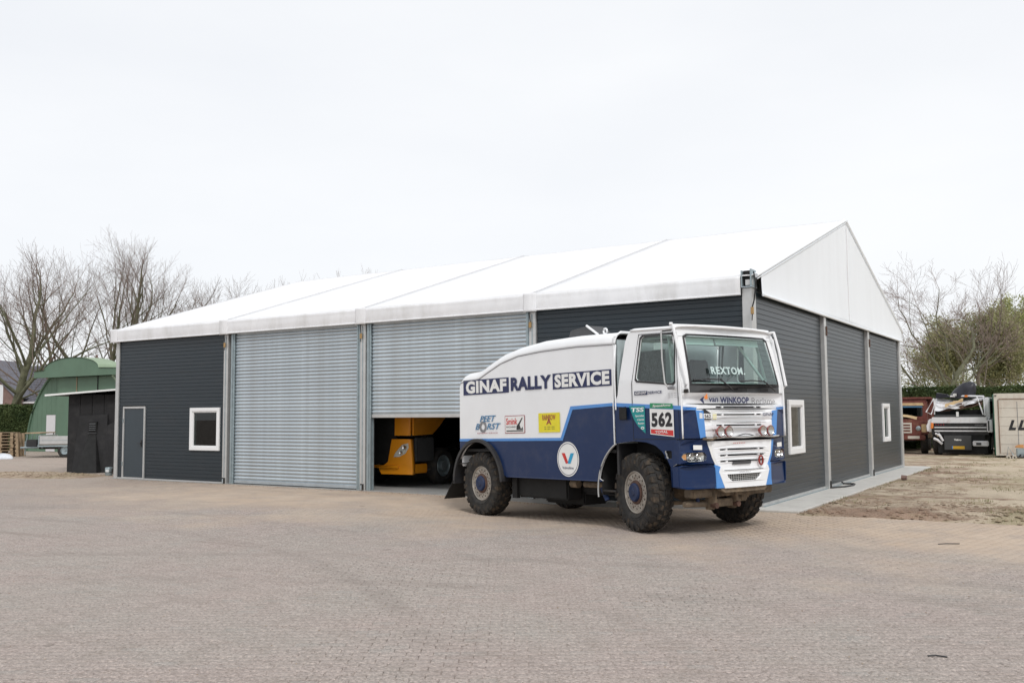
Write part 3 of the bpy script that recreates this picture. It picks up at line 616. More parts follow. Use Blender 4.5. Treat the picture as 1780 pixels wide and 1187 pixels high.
# ------------------------------------------------------------------ wheels
def tyre_mesh(Dm, wd, rim_r, lugs=22, lug_h=.022):
    Ro = Dm / 2 - lug_h * .9; h = wd / 2; t = MB()
    prof = [(h * .70, rim_r - .01), (h * .80, rim_r + .01), (h * .96, rim_r + .06), (h * 1.0, (rim_r + Ro) / 2 + .02), (h * .97, Ro - .075), (h * .86, Ro - .02), (h * .6, Ro - .002), (0, Ro), (-h * .6, Ro - .002), (-h * .86, Ro - .02), (-h * .97, Ro - .075), (-h, (rim_r + Ro) / 2 + .02), (-h * .96, rim_r + .06), (-h * .80, rim_r + .01), (-h * .70, rim_r - .01)]
    t.lathe(prof, 48)
    for q in (rim_r + .075, rim_r + .11): t.lathe([(-h * .985, q - .005), (-h * 1.015, q), (-h * .985, q + .005)], 48); t.lathe([(h * .985, q - .005), (h * 1.015, q), (h * .985, q + .005)], 48)
    return t.mesh('tyre')
def lug_mesh(Dm, wd, lugs=24, lug_h=.022):
    m = MB(); h = wd / 2; Ro = Dm / 2
    def blk(y0, y1, a0, a1, skew, ro, ri):
        P = []
        for y, r_o in ((y0, ro if abs(y0) < h * .85 else ro - .03), (y1, ro if abs(y1) < h * .85 else ro - .03)):
            for a in (a0, a1):
                for r_ in (ri - (.06 if abs(y) > h * .85 else .01), r_o):
                    an = a + skew * (abs(y) / h); P.append((r_ * math.cos(an), y, r_ * math.sin(an)))
        m.add(P, [(0, 1, 3, 2), (4, 6, 7, 5), (0, 4, 5, 1), (2, 3, 7, 6), (0, 2, 6, 4), (1, 5, 7, 3)])
    st = 2 * math.pi / lugs
    for k in range(lugs):
        for s in (-1, 1):
            a = k * st + (st / 2 if s > 0 else 0); g = R.uniform(-.004, .004)
            blk(s * h * .55, s * h * .98, a + g, a + st * .60 + g, .05, Ro, Ro - lug_h)
            blk(s * h * .07, s * h * .50, a + st * .30, a + st * .84, .10, Ro, Ro - lug_h)
            blk(s * h * .93, s * h * 1.005, a + .02, a + st * .5, .05, Ro - .035, Ro - .11)
    return m.mesh('lugs')
def rally_wheel(name, parent, loc, rz, side, tm, lm, Dm, wd, rr):
    """side=-1: outer face towards -Y"""
    w_ = empty(name, loc, rz); w_.parent = parent
    link('tyre', tm, 'rubber', w_, smooth=True); link('tread_lugs', lm, 'tread', w_)['kind'] = 'stuff'
    h = wd / 2; s = side; fn = lambda a, b, c: (a, s * (h * .62) - s * c, b)
    MB().lathe([(s * h * .80, rr + .012), (s * h * .84, rr), (s * h * .80, rr - .012), (s * h * .62, rr - .025), (-s * h * .8, rr - .03), (-s * h * .8, rr + .01)], 40).build('rim_barrel', 'rim', w_, smooth=True)
    plate('rim_disc', [circ(0, 0, rr - .015, 40), circ(0, 0, .165, 32)] + [circ(.262 * math.cos(2 * math.pi * k / 16), .262 * math.sin(2 * math.pi * k / 16), .020, 10) for k in range(16)], 'rim', w_, fn, .02)
    for k in range(16):
        a = 2 * math.pi * (k + .5) / 16
        MB().lathe([(s * h * .62, .012), (s * (h * .62 + .022), .012), (s * (h * .62 + .026), .0)], 6, c=(.225 * math.cos(a), 0, .225 * math.sin(a))).build('wheel_nut', 'rust', w_)
    MB().lathe([(s * (h * .62 - .1), .30), (s * (h * .62 - .06), .20), (s * (h * .62 + .035), .190), (s * (h * .62 + .045), .15)], 32).build('hub_flange', 'rust', w_, smooth=True)
    MB().lathe([(s * (h * .5), .150), (s * (h * .62 + .065), .146), (s * (h * .62 + .085), .13), (s * (h * .62 + .087), 0)], 32).build('hub_cap', 'hub', w_, smooth=True)
    MB().lathe([(s * (h * .62 + .088), .06), (s * (h * .62 + .096), .05), (s * (h * .62 + .096), .0)], 16).build('cap_boss', 'hub', w_, smooth=True)
    MB().lathe([(-s * h * .9, .24), (-s * h * .2, .24), (-s * h * .2, 0)], 24).build('brake_drum', 'chassis', w_, smooth=True)
    return w_

# ------------------------------------------------------------------ the rally truck (x forward from the rear axle, y to its left, z up)
T = empty('rally_truck', TO, TH, 'blue and white rally service truck with racing number parked before the open roller door', 'truck', ry=-TP)
WB, TD, TW = 4.44, 1.257, .38
tm, lm = tyre_mesh(TD, TW, .325), lug_mesh(TD, TW)
rally_wheel('rear_wheel', T, (0, TW / 2 + .01, TD / 2), 0, -1, tm, lm, TD, TW, .325)
rally_wheel('rear_wheel', T, (0, 2.49 - TW / 2, TD / 2), 0, 1, tm, lm, TD, TW, .325)
rally_wheel('front_wheel', T, (WB, TW / 2 + .01, TD / 2), rad(-12), -1, tm, lm, TD, TW, .325)
rally_wheel('front_wheel', T, (WB + .02, 2.49 - TW / 2, TD / 2), rad(-11), 1, tm, lm, TD, TW, .325)
def rs(off=0.0): return lambda a, b, c: (a, -off - c, b)       # right flank, out is -Y
def ls(off=0.0): return lambda a, b, c: (a, 2.5 + off + c, b)
# load body
top = [(-.69, 1.30), (-.67, 2.55), (-.63, 2.63), (-.50, 2.66), (-.10, 2.66), (.06, 2.68), (.31, 2.77), (.81, 2.93), (1.38, 3.03), (2.09, 3.06), (3.08, 3.06), (4.08, 3.02)]
roofl = [(-.64, 2.70), (-.58, 2.79), (-.46, 2.83), (-.10, 2.845), (.06, 2.87), (.31, 2.96), (.81, 3.12), (1.38, 3.21), (2.09, 3.265), (3.08, 3.265), (4.08, 3.225)]
farch = arc(4.44, .63, .87, 118, 167, 8)
body = top + [(4.04, 2.6), (3.99, 2.04), (3.99, 1.39)] + [p for p in farch if p[0] < 3.99] + [(3.68, .79), (.92, .79), (.90, .80)] + arc(0, .63, .83, 12, 146, 12)
for fn, nm in ((rs(), 'r'), (ls(), 'l')):
    plate('body_side', [body], 'white', T, fn, .04, sub=.25)
bl = [(-.68, 1.455), (2.66, 1.455), (2.955, 1.985), (3.99, 2.015), (3.99, 1.39)] + [p for p in farch if p[0] < 3.99] + [(3.68, .79), (.92, .79), (.90, .80)] + arc(0, .63, .83, 12, 146, 12)
st_ = [(-.688, 1.455), (2.66, 1.455), (2.955, 1.985), (3.99, 2.015), (3.99, 2.065), (2.90, 2.045), (2.61, 1.505), (-.685, 1.505)]
for fn in (rs(.004), ls(.004)):
    plate('blue_panel', [bl], 'blue', T, fn, .003, sub=.3)
for fn in (rs(.008), ls(.008)): plate('stripe', [st_], 'lblue', T, fn, .003)
# lower lip of the body
MB().tube([(.92, .0, .785), (3.66, .0, .785)], .012, 6).build('sill_trim', 'blue', T); MB().tube([(.92, 2.5, .785), (3.66, 2.5, .785)], .012, 6).build('sill_trim', 'blue', T)
# rounded roof skin
def roof_fn(u, v):
    k = u * (len(roofl) - 1); i = min(int(k), len(roofl) - 2); f = k - i
    xr = roofl[i][0] + (roofl[i + 1][0] - roofl[i][0]) * f; zr = roofl[i][1] + (roofl[i + 1][1] - roofl[i][1]) * f
    sm = top[2:]; k2 = u * (len(sm) - 1); i2 = min(int(k2), len(sm) - 2); f2 = k2 - i2; xs_ = sm[i2][0] + (sm[i2 + 1][0] - sm[i2][0]) * f2; zs = sm[i2][1] + (sm[i2 + 1][1] - sm[i2][1]) * f2
    # v: 0 right seam -> .25 right edge -> .75 -> 1 left seam
    if v < .25: a = v / .25 * math.pi / 2; y = .17 * (1 - math.cos(a)); g = math.sin(a)
    elif v > .75: a = (1 - v) / .25 * math.pi / 2; y = 2.5 - .17 * (1 - math.cos(a)); g = math.sin(a)
    else: y = .17 + (v - .25) / .5 * 2.16; g = 1 + .03 * math.sin((v - .25) / .5 * math.pi)
    return (xs_ + (xr - xs_) * min(g, 1), y, zs + (zr - zs) * g)
rm = MB().grid(roof_fn, 30, 28).mesh('roof'); link('body_roof', shell(rm, .02), 'white', T, smooth=True)
MB().box(-.69, -.64, .03, 2.47, .95, 2.66).build('rear_panel', 'white', T, bevel=.02); MB().box(4.00, 4.05, .05, 2.45, .9, 3.12).build('front_panel', 'black', T)
MB().box(-.6, 3.98, .05, 2.45, 1.25, 1.3).build('body_floor', 'under', T)
for y in (.0, 2.5):
    MB().tube([(x, y, z - .0) for x, z in top[2:]], .009, 6).build('roof_gutter', 'grey', T)
MB().tube([(4.06, .0, 3.04), (4.06, .02, 3.15), (4.06, .16, 3.23), (4.06, 2.34, 3.23), (4.06, 2.48, 3.15), (4.06, 2.5, 3.04)], .022, 8).build('bulkhead_hoop', 'white', T, smooth=True)
MB().tube([(4.05, 0, 3.06), (4.05, 0.01, 1.95)], .012, 6).build('bulkhead_edge', 'white', T)
# wheel arch trims, mudguard and flap
MB().tube([(a, -.012, b) for a, b in arc(4.44, .63, .86, 117, 187, 14)], .014, 6).build('arch_trim', 'alu', T, smooth=True)
MB().tube([(a, 2.512, b) for a, b in arc(4.44, .63, .86, 117, 187, 14)], .014, 6).build('arch_trim', 'alu', T, smooth=True)
for y0, y1 in ((-.075, .42), (2.08, 2.575)):
    a1 = arc(.0, .63, .875, 4, 182, 26); a2 = arc(.0, .63, .835, 182, 4, 26)
    MB().add([p for a, b in a1 for p in ((a, y0, b), (a, y1, b))] + [p for a, b in a2[::-1] for p in ((a, y0 + .03, b), (a, y1, b))],
      [(2 * i, 2 * i + 1, 2 * i + 3, 2 * i + 2) for i in range(26)] + [(54 + 2 * i, 54 + 2 * i + 2, 54 + 2 * i + 3, 54 + 2 * i + 1) for i in range(26)] + [(2 * i, 2 * i + 2, 54 + 2 * i + 2, 54 + 2 * i) for i in range(26)] + [(0, 54, 55, 1), (52, 53, 107, 106)]).build('mudguard', 'black', T, bevel=.004, seg=1)
    y_o = y0 if y0 < 1 else y1 - .06
    a1 = arc(.0, .63, .872, 4, 178, 22)
    MB().add([p for a, b in a1 for p in ((a, y_o, b), (a * .93, y_o, .63 + (b - .63) * .93), (a * .93, y_o + .05, .63 + (b - .63) * .93), (a, y_o + .05, b))],
      [(4 * i + k, 4 * i + (k + 1) % 4, 4 * i + 4 + (k + 1) % 4, 4 * i + 4 + k) for i in range(22) for k in range(4)] + [(0, 1, 2, 3), (88, 91, 90, 89)]).build('mudguard_lip', 'black', T)
    MB().hexa([(-.87, y0, .66), (-.87, y1, .66), (-1.22, y1, .28), (-1.22, y0, .28)], [(-.845, y0, .66), (-.845, y1, .66), (-1.195, y1, .28), (-1.195, y0, .28)]).build('mud_flap', 'under', T)
    MB().tube([(-.84, y0 + .05, 1.0), (-.25, y0 + .15, 1.02)], .015, 6).build('flap_stay', 'dark', T)
# things on the body roof
sc_ = MB().hexa([(2.50, .30, 3.26), (2.50, .75, 3.28), (3.28, .75, 3.26), (3.28, .30, 3.25)], [(2.54, .33, 3.42), (2.54, .72, 3.42), (3.02, .72, 3.46), (3.02, .33, 3.46)]).build('air_scoop', 'greyplastic', T, bevel=.02)
MB().tube([(3.00, .33, 3.455), (3.32, .31, 3.27)], .022, 8).build('scoop_stay', 'white', T)
for y in (.25, 2.25): MB().tube([(3.58 + .045 * math.cos(t), y, 3.30 + .045 * math.sin(t)) for t in [2 * math.pi * k / 16 for k in range(17)]], .016, 8, cap=False).build('lifting_eye', 'white', T, smooth=True)
# lettering on the right flank
P = rs(.012); P2 = rs(.009)
def sl(x): return 2.68 - (x + .52) * .0133, 2.38 - (x + .52) * .0066
def slant(off):
    def f(a, b, c):
        t_, b_ = sl(a); return (a, -off, b_ + (t_ - b_) * b)
    return f
plate('name_block', [[(-.52, 0), (1.07, 0), (1.07, 1), (-.52, 1)]], 'navy', T, slant(.007), .0)
plate('name_block', [[(2.42, 0), (3.985, 0), (3.985, 1), (2.42, 1)]], 'navy', T, slant(.007), .0)
text('lettering', 'GINAF', 'sticker', T, slant(.011), -.42, 1.00, .09, .93, bold=.05, space=1.08)
text('lettering', 'RALLY', 'navy', T, slant(.011), 1.14, 2.38, .08, .96, bold=.045, space=1.05)
text('lettering', 'SERVICE', 'sticker', T, slant(.011), 2.48, 3.94, .09, .93, bold=.05, space=1.08)
# small sponsor marks
text('sponsor_mark', 'PEET', 'steelblue', T, P, .06, .62, 1.83, 1.95, bold=.02, shear=.35); text('sponsor_mark', 'B', 'steelblue', T, P, -.10, .06, 1.68, 1.80, bold=.02, shear=.35); text('sponsor_mark', 'RST', 'steelblue', T, P, .30, .78, 1.68, 1.80, bold=.02, shear=.35)
plate('sponsor_mark', [circ(.17, 1.735, .125, 24, .11), circ(.17, 1.735, .065, 20, .06)], 'grey', T, P2, 0); text('sponsor_mark', 'BANDEN SERVICE', 'maroon', T, P, -.03, .68, 1.60, 1.625)
plate('sponsor_sign', [[(.92, 1.60), (1.56, 1.60), (1.56, 1.93), (.92, 1.93)]], 'maroon', T, rs(.007), 0); plate('sponsor_sign', [[(.935, 1.612), (1.545, 1.612), (1.545, 1.918), (.935, 1.918)]], 'sticker', T, rs(.010), 0)
text('sponsor_mark', 'Smink', 'red', T, rs(.013), .97, 1.33, 1.76, 1.885, bold=.02); text('sponsor_mark', 'MACHINES', 'blackprint', T, rs(.013), .97, 1.28, 1.70, 1.735)
plate('crane_mark', [[(1.30, 1.665), (1.30, 1.73), (1.35, 1.77), (1.48, 1.89), (1.50, 1.88), (1.40, 1.76), (1.43, 1.69), (1.47, 1.69), (1.49, 1.72), (1.51, 1.665)]], 'blackprint', T, rs(.013), 0); plate('crane_mark', [[(.97, 1.635), (1.51, 1.635), (1.51, 1.655), (.97, 1.655)]], 'blackprint', T, rs(.013), 0)
plate('sponsor_sign', [[(1.98, 1.605), (2.60, 1.605), (2.60, 1.95), (1.98, 1.95)]], 'yellow', T, rs(.009), 0); text('sponsor_mark', 'RAINBOW', 'maroon', T, P, 2.10, 2.48, 1.82, 1.92, bold=.015)
text('sponsor_mark', 'A', 'maroon', T, P, 2.21, 2.36, 1.74, 1.84, bold=.02)
for z in (1.655, 1.69): text('sponsor_mark', 'II III III', 'greyplastic', T, P, 2.16, 2.44, z, z + .02)
plate('sponsor_disc', [circ(2.80, 1.135, .30, 40)], 'sticker', T, rs(.010), 0); plate('disc_ring', [circ(2.80, 1.135, .278, 40), circ(2.80, 1.135, .268, 40)], 'navy', T, rs(.013), 0)
plate('disc_mark', [[(2.63, 1.24), (2.72, 1.24), (2.80, 1.09), (2.845, 1.17), (2.85, 1.08), (2.76, 1.06), (2.74, 1.06)]], 'red', T, rs(.013), 0); plate('disc_mark', [[(2.88, 1.24), (2.97, 1.24), (2.87, 1.06), (2.80, 1.06), (2.80, 1.09)]], 'cyan', T, rs(.014), 0)
text('sponsor_mark', 'Valvoline', 'navy', T, rs(.013), 2.64, 2.95, .965, 1.01, bold=.01)
# cab sides
cab = [(4.02, 1.40), (4.00, 2.05), (4.08, 2.18), (4.24, 3.05), (4.30, 3.17), (4.40, 3.22), (5.32, 3.17), (5.385, 3.05), (5.47, 2.40), (5.495, 2.28), (5.495, 1.47), (5.34, 1.46), (5.34, 1.08), (5.28, 1.05)] + [(5.25, 1.02), (5.16, 1.17), (5.06, 1.28), (4.92, 1.37), (4.72, 1.42), (4.45, 1.44), (4.20, 1.42)]
win = [(4.53, 2.44), (4.57, 2.40), (5.33, 2.315), (5.375, 2.35), (5.355, 3.02), (5.31, 3.07), (4.67, 3.10), (4.615, 3.06)]
cb = [(4.02, 1.40), (4.00, 2.005), (5.495, 1.905), (5.495, 1.47), (5.34, 1.46), (5.34, 1.08), (5.28, 1.05), (5.25, 1.02), (5.16, 1.17), (5.06, 1.28), (4.92, 1.37), (4.72, 1.42), (4.45, 1.44), (4.20, 1.42)]
for k, f in enumerate((lambda o: (lambda a, b, c: (a, .03 - o - c - .0 + max(0, b - 2.4) * .09, b)), lambda o: (lambda a, b, c: (a, 2.47 + o + c - max(0, b - 2.4) * .09, b)))):
    plate('cab_side', [cab, win, rrect(5.12, 5.27, 1.17, 1.29, .02)], 'white', T, f(0), .035, sub=.12)
    plate('blue_panel', [cb, rrect(5.12, 5.27, 1.17, 1.29, .02)], 'blue', T, f(.004), .003, sub=.2)
    plate('stripe', [[(4.00, 2.005), (5.495, 1.905), (5.495, 1.965), (4.00, 2.065)]], 'lblue', T, f(.008), .003)
    plate('window_seal', [[(a + (-.03 if a < 4.9 else .025), b + (-.03 if b < 2.7 else .025)) for a, b in win], win], 'black', T, f(.006), .004)
    plate('side_window', [win], 'sideglass', T, f(-.012), .005, sub=.1)
    plate('step_recess', [rrect(5.10, 5.29, 1.15, 1.31, .02)], 'under', T, f(-.05), .01)
    MB().tube([f(.004)(x, z, 0) for x, z in ((4.43, 2.03), (4.43, 2.36), (4.56, 3.14), (5.39, 3.10), (5.44, 2.35), (5.45, 1.47), (4.44, 1.47), (4.43, 2.03))], .006, 5).build('door_gap', 'blackprint', T)
    y = -.03 if k == 0 else 2.53
    MB().box(4.16, 4.34, min(y, y + (.02 if k == 0 else -.02)), max(y, y + (.02 if k == 0 else -.02)), 1.78, 1.99).build('door_handle', 'under', T, bevel=.02)
    sg = -1 if k == 0 else 1; yb = 0 if k == 0 else 2.5
    MB().tube([(5.24, yb - sg * -.02 + sg * .06, 3.12), (5.23, yb + sg * .07, 2.7), (5.28, yb + sg * .08, 2.32), (5.31, yb + sg * .05, 2.26), (5.40, yb + sg * .04, 2.25)], .012, 8).build('mirror_stay', 'alu', T, smooth=True)
    MB().tube([(5.24, yb + sg * .06, 3.12), (5.36, yb + sg * .01 - sg * .04, 3.13)], .012, 8).build('mirror_bracket', 'dark', T)
    MB().box(5.30, 5.42, yb + min(0, sg * .06), yb + max(0, sg * .06), 2.22, 2.27).build('mirror_bracket', 'grey', T, bevel=.01)
# stickers on the right door
D_ = lambda o: (lambda a, b, c: (a, .03 - .010 - o, b))
plate('sticker', [[(4.36, 2.0), (4.72, 1.99), (4.72, 1.56), (4.56, 1.67), (4.46, 1.79)]], 'teal', T, D_(.002), 0)
text('sticker_text', 'TSS', 'sticker', T, D_(.005), 4.41, 4.70, 1.90, 1.97, bold=.03, shear=.1)
for s_, a, z in (('Specialist', 4.50, 1.815), ('in Speciale', 4.54, 1.755), ('Mounting', 4.56, 1.695)): text('sticker_text', s_, 'sticker', T, D_(.005), a, 4.70, z, z + .04, bold=.02)
plate('sticker_text', [circ(4.66, 1.645, .038, 16, .022), circ(4.66, 1.645, .022, 12, .010)], 'sticker', T, D_(.005), 0)
plate('number_board', [[(4.83, 1.945), (5.345, 1.915), (5.345, 1.50), (4.83, 1.545)]], 'sticker', T, D_(.003), 0)
plate('number_board', [[(4.84, 2.03), (5.33, 2.005), (5.34, 1.93), (4.84, 1.955)]], 'green', T, D_(.004), 0)
text('sticker_text', 'SpeedAgro', 'sticker', T, D_(.007), 4.90, 5.29, 1.955, 2.005, bold=.02, shear=.2)
text('race_number', '562', 'blackprint', T, D_(.006), 4.865, 5.315, 1.655, 1.885, bold=.05, space=1.1)
plate('number_board', [[(4.845, 1.625), (5.33, 1.60), (5.33, 1.515), (4.845, 1.56)]], 'red', T, D_(.005), 0); text('sticker_text', 'TOTAL', 'sticker', T, D_(.008), 4.94, 5.22, 1.558, 1.597, bold=.02)
plate('name_block', [[(4.49, 2.17), (4.79, 2.165), (4.79, 2.225), (4.49, 2.23)]], 'navy', T, D_(.001), 0); text('lettering', 'GINAF', 'sticker', T, D_(.004), 4.51, 4.77, 2.18, 2.218, bold=.02)
text('lettering', 'SERVICE', 'navy', T, D_(.004), 4.81, 5.11, 2.172, 2.216, bold=.02)
for z in (2.155, 2.125, 2.095): text('sticker_text', 'IIII III IIII', 'grey', T, D_(.003), 5.24, 5.42, z, z + .012)
plate('sticker', [[(4.88, 2.98), (5.08, 2.97), (5.08, 2.86), (4.88, 2.87)]], 'skin', T, lambda a, b, c: (a, .03 + max(0, b - 2.4) * .09 + .028, b), 0)
# cab shell
def XF(y, z=2.0):
    a = abs(y - 1.25); x = 5.50 + .10 * (1 - (a / 1.25) ** 2) - (max(0, a - 1.10) / .15) ** 2 * .07
    if z < 1.46: x -= (max(0, a - .85) / .37) ** 2 * .06
    if z > 2.30: x -= (z - 2.30) * .215 * (1 + (z - 2.3) * .15)
    return x
def FP(off=0.0): return lambda a, b, c: (XF(a, b) + off + c, a, b)
crs = MB().grid(lambda u, v: ((4.36 + u * (5.33 - 4.36) + (.04 * math.sin(v * math.pi) if u > .9 else 0)), .09 + .0 + v * 2.32 if 0 < v < 1 else (.085 if v == 0 else 2.415), 3.185 + .065 * math.sin(math.pi * min(max(v, 0), 1)) ** .35 + (.045 - .05 * u)), 10, 24)
link('cab_roof', shell(crs.mesh('roof'), .03), 'white', T, smooth=True)
MB().box(4.04, 4.08, .06, 2.44, 1.4, 3.1).build('cab_rear', 'cabin', T); MB().box(4.05, 5.4, .08, 2.42, 1.46, 1.50).build('cab_floor', 'under', T)
plate('screen_header', [[(.09, 3.05), (2.41, 3.05), (2.38, 3.20), (2.2, 3.225), (.30, 3.225), (.12, 3.20)]], 'white', T, FP(.0), .04, sub=.1)
MB().tube([(XF(y, 3.2) - .02, y, 3.215 + .01 * math.sin((y - .1) / 2.3 * 3.14)) for y in np.linspace(.10, 2.40, 16)], .025, 8).build('roof_edge', 'white', T, smooth=True)
for y0, y1 in ((.03, .22), (2.28, 2.47)):
    s = 1 if y0 < 1 else -1; i = .06
    plate('windscreen_pillar', [[(y0 + (0 if s > 0 else 0), 2.17), (y1, 2.17), (y1 + (.09 if s > 0 else 0), 3.06), (y0 + (.07 if s > 0 else 0), 3.06)] if s > 0 else [(y0, 2.17), (y1, 2.17), (y1 - .07, 3.06), (y0 - .09, 3.06)]], 'white', T, FP(-.004), .03, sub=.08)
scr = [(.24, 2.31), (2.26, 2.31), (2.21, 3.02), (2.14, 3.06), (.36, 3.06), (.29, 3.02)]
plate('windscreen', [scr], 'screen', T, FP(-.006), .006, sub=.06)
plate('screen_seal', [[(.20, 2.27), (2.30, 2.27), (2.24, 3.05), (2.16, 3.09), (.34, 3.09), (.26, 3.05)], scr], 'black', T, FP(.003), .008, sub=.08)
plate('cowl_panel', [[(.20, 2.165), (2.29, 2.165), (2.29, 2.275), (.20, 2.275)]], 'greyplastic', T, FP(.002), .02, sub=.08)
for y in (.62, 1.2, 1.75): plate('cowl_vent', [rrect(y, y + .22, 2.19, 2.235, .01)], 'under', T, FP(.006), .003, sub=.08)
W_ = lambda p, o=.03: [(XF(y, z) + o, y, z) for y, z in p]
MB().tube(W_([(1.05, 2.20), (.93, 2.29), (.80, 2.375)], .035), .012, 6).build('wiper_arm', 'black', T); MB().tube(W_([(.27, 2.355), (.55, 2.375), (.85, 2.37)], .02), .011, 6).build('wiper_blade', 'black', T)
MB().tube(W_([(2.13, 2.20), (1.98, 2.28), (1.84, 2.36)], .035), .012, 6).build('wiper_arm', 'black', T); MB().tube(W_([(1.25, 2.345), (1.55, 2.365), (1.86, 2.355)], .02), .011, 6).build('wiper_blade', 'black', T)
text('screen_lettering', 'REXTOM.', 'glasstext', T, FP(.001), .68, 1.44, 2.455, 2.575, bold=.03, space=1.15)
# screen guard tubes each side and their top bar
for y0, y1, k in ((.04, .13, 0), (2.42, 2.47, 1)):
    MB().tube([(5.38, y0, 3.20), (5.45, y0 + (.0 if k == 0 else .02), 2.9), (5.54, y1, 2.29), (5.48, y1, 2.25)], .022, 8).build('guard_tube', 'white', T, smooth=True)
MB().tube([(5.38, 2.28, 3.18), (5.38, 2.42, 3.20), (5.28, 2.38, 3.16)], .015, 8).build('guard_bracket', 'white', T)
MB().tube([(5.37, .04, 3.225), (5.33, .02, 3.23)], .025, 8).build('guard_bracket', 'white', T)
MB().box(5.50, 5.56, .09, .15, 2.16, 2.22).build('guard_bracket', 'dark', T, bevel=.008)
# front: upper panel with slots
up = [(.03, 1.915), (.30, 1.905), (.36, 1.49), (2.14, 1.49), (2.21, 1.905), (2.47, 1.915), (2.47, 2.165), (.03, 2.165)]
def slots(zs, y0, y1): 
    o = []
    for z in zs:
        for a, b in ((y0, y0 + .13), (y0 + .16, y1 - .16), (y1 - .13, y1)): o.append([(a, z), (b, z), (b, z + .022), (a, z + .022)])
    return o
plate('upper_grille', [up] + slots((1.93, 1.815, 1.65), .70, 1.76), 'white', T, FP(0), .03, sub=.08)
for z in (1.885, 1.77, 1.70, 1.605): 
    plate('grille_ridge', [[(.62, z), (1.88, z), (1.88, z + .012), (.62, z + .012)]], 'white', T, FP(.005), .006, sub=.08)
plate('grille_back', [[(.1, 1.0), (2.4, 1.0), (2.4, 2.0), (.1, 2.0)]], 'under', T, FP(-.06), .01, sub=.1)
for s in (0, 1):
    mir = (lambda p: p) if s == 0 else (lambda p: [(2.5 - a, b) for a, b in p])
    plate('blue_panel', [mir([(.03, 1.47), (.36, 1.47), (.29, 1.90), (.03, 1.905)])], 'blue', T, FP(.003), .03, sub=.08)
    plate('stripe', [mir([(.29, 1.90), (.44, 1.885), (.47, 1.49), (.36, 1.47)])], 'lblue', T, FP(.006), .01, sub=.08)
    plate('stripe', [mir([(.03, 1.905), (.30, 1.90), (.31, 1.94), (.03, 1.955)])], 'lblue', T, FP(.005), .01, sub=.08)
    # headlamp housing
    hp = mir([(.03, 1.09), (.61, 1.075), (.565, 1.25), (.47, 1.42), (.40, 1.455), (.03, 1.455)])
    lamp = mir([(.05, 1.20), (.07, 1.15), (.14, 1.12), (.40, 1.12), (.45, 1.15), (.46, 1.21), (.42, 1.255), (.33, 1.265), (.12, 1.26), (.07, 1.24)])
    plate('headlamp_panel', [hp, lamp], 'blue', T, FP(.02), .06, sub=.08)
    hl_ = plate('headlamp', [lamp], 'lens', T, FP(.016), .005, sub=.06)
    plate('reflector', [lamp], 'chrome', hl_, FP(-.03), .005, sub=.05)
    for cy, r_ in ((.20, .052), (.33, .055)):
        cy = cy if s == 0 else 2.5 - cy; cx = XF(cy, 1.2) - .035
        MB().lathe([(0, .012), (.0, r_ * .5), (.03, r_), (.034, r_ - .004)], 18, 'X', (cx, cy, 1.19)).build('lamp_bowl', 'chrome', hl_, smooth=True)
    plate('indicator', [mir([(.06, 1.20), (.08, 1.16), (.11, 1.15), (.11, 1.235), (.085, 1.232)])], 'amber', hl_, FP(.010), .004, sub=.06)
    plate('sticker', [mir([(.215, 1.30), (.37, 1.295), (.37, 1.365), (.215, 1.37)])], 'sticker', T, FP(.0235), .002)
    # bumper corner
    bc = mir([(.015, .74), (.10, .71), (.58, .71), (.61, .78), (.60, 1.02), (.55, 1.065), (.06, 1.065), (.01, 1.03)])
    plate('bumper_corner', [bc], 'blue', T, FP(.035), .16, sub=.06)
    plate('stripe', [mir([(.605, 1.06), (.70, 1.03), (.665, .95), (.775, .705), (.60, .705), (.612, .80)])], 'lblue', T, FP(.049), .06, sub=.08)
    y = .03 if s == 0 else 2.47
    MB().prism([(5.32, 1.09), (5.43, 1.09), (5.43, 1.45), (5.32, 1.46)], y - .012, y + .012).build('lamp_panel_side', 'blue', T)
    MB().prism([(5.30, .74), (5.43, .74), (5.44, 1.05), (5.30, 1.05)], (-.005 if s == 0 else 2.475), (.025 if s == 0 else 2.505)).build('bumper_side', 'blue', T, bevel=.006)
# rally plate, letters
plate('rally_plate', [[(.35, 1.755), (.59, 1.745), (.59, 1.85), (.47, 1.915), (.35, 1.87)]], 'blackprint', T, FP(.004), .003, sub=.1)
plate('rally_plate', [[(.44, 1.77), (.60, 1.765), (.60, 1.84), (.44, 1.845)]], 'sticker', T, FP(.0065), .001); plate('rally_plate', [[(.36, 1.77), (.42, 1.77), (.42, 1.85), (.36, 1.86)]], 'skin', T, FP(.0065), .001)
text('race_number', '562', 'blackprint', T, FP(.009), .455, .585, 1.778, 1.832, bold=.025); plate('rally_plate', [[(.63, 1.76), (.71, 1.76), (.71, 1.85), (.63, 1.85)]], 'yellow', T, FP(.0015), .001)
for z in (1.77, 1.80, 1.83): plate('rally_plate', [[(.625, z), (.715, z), (.715, z + .018), (.625, z + .018)]], 'sticker', T, FP(.004), .001)
plate('maker_mark', [[(.375, 2.055), (.46, 1.995), (.46, 2.03), (.44, 2.055), (.46, 2.08), (.46, 2.11)]], 'navy', T, FP(.005), .002); plate('maker_mark', [[(.46, 2.09), (.53, 2.155), (.54, 2.07), (.50, 2.06)]], 'orange', T, FP(.005), .002)
text('lettering', 'van', 'navy', T, FP(.006), .56, .75, 2.02, 2.085, bold=.02, shear=.1); text('lettering', 'WINKOOP', 'navy', T, FP(.006), .79, 1.45, 2.00, 2.10, bold=.045, space=1.05); text('lettering', 'Reclame', 'grey', T, FP(.006), 1.52, 2.15, 1.985, 2.09)
text('lettering', 'GINAF', 'navy', T, FP(.016), 1.78, 2.08, 1.80, 1.85, bold=.015)
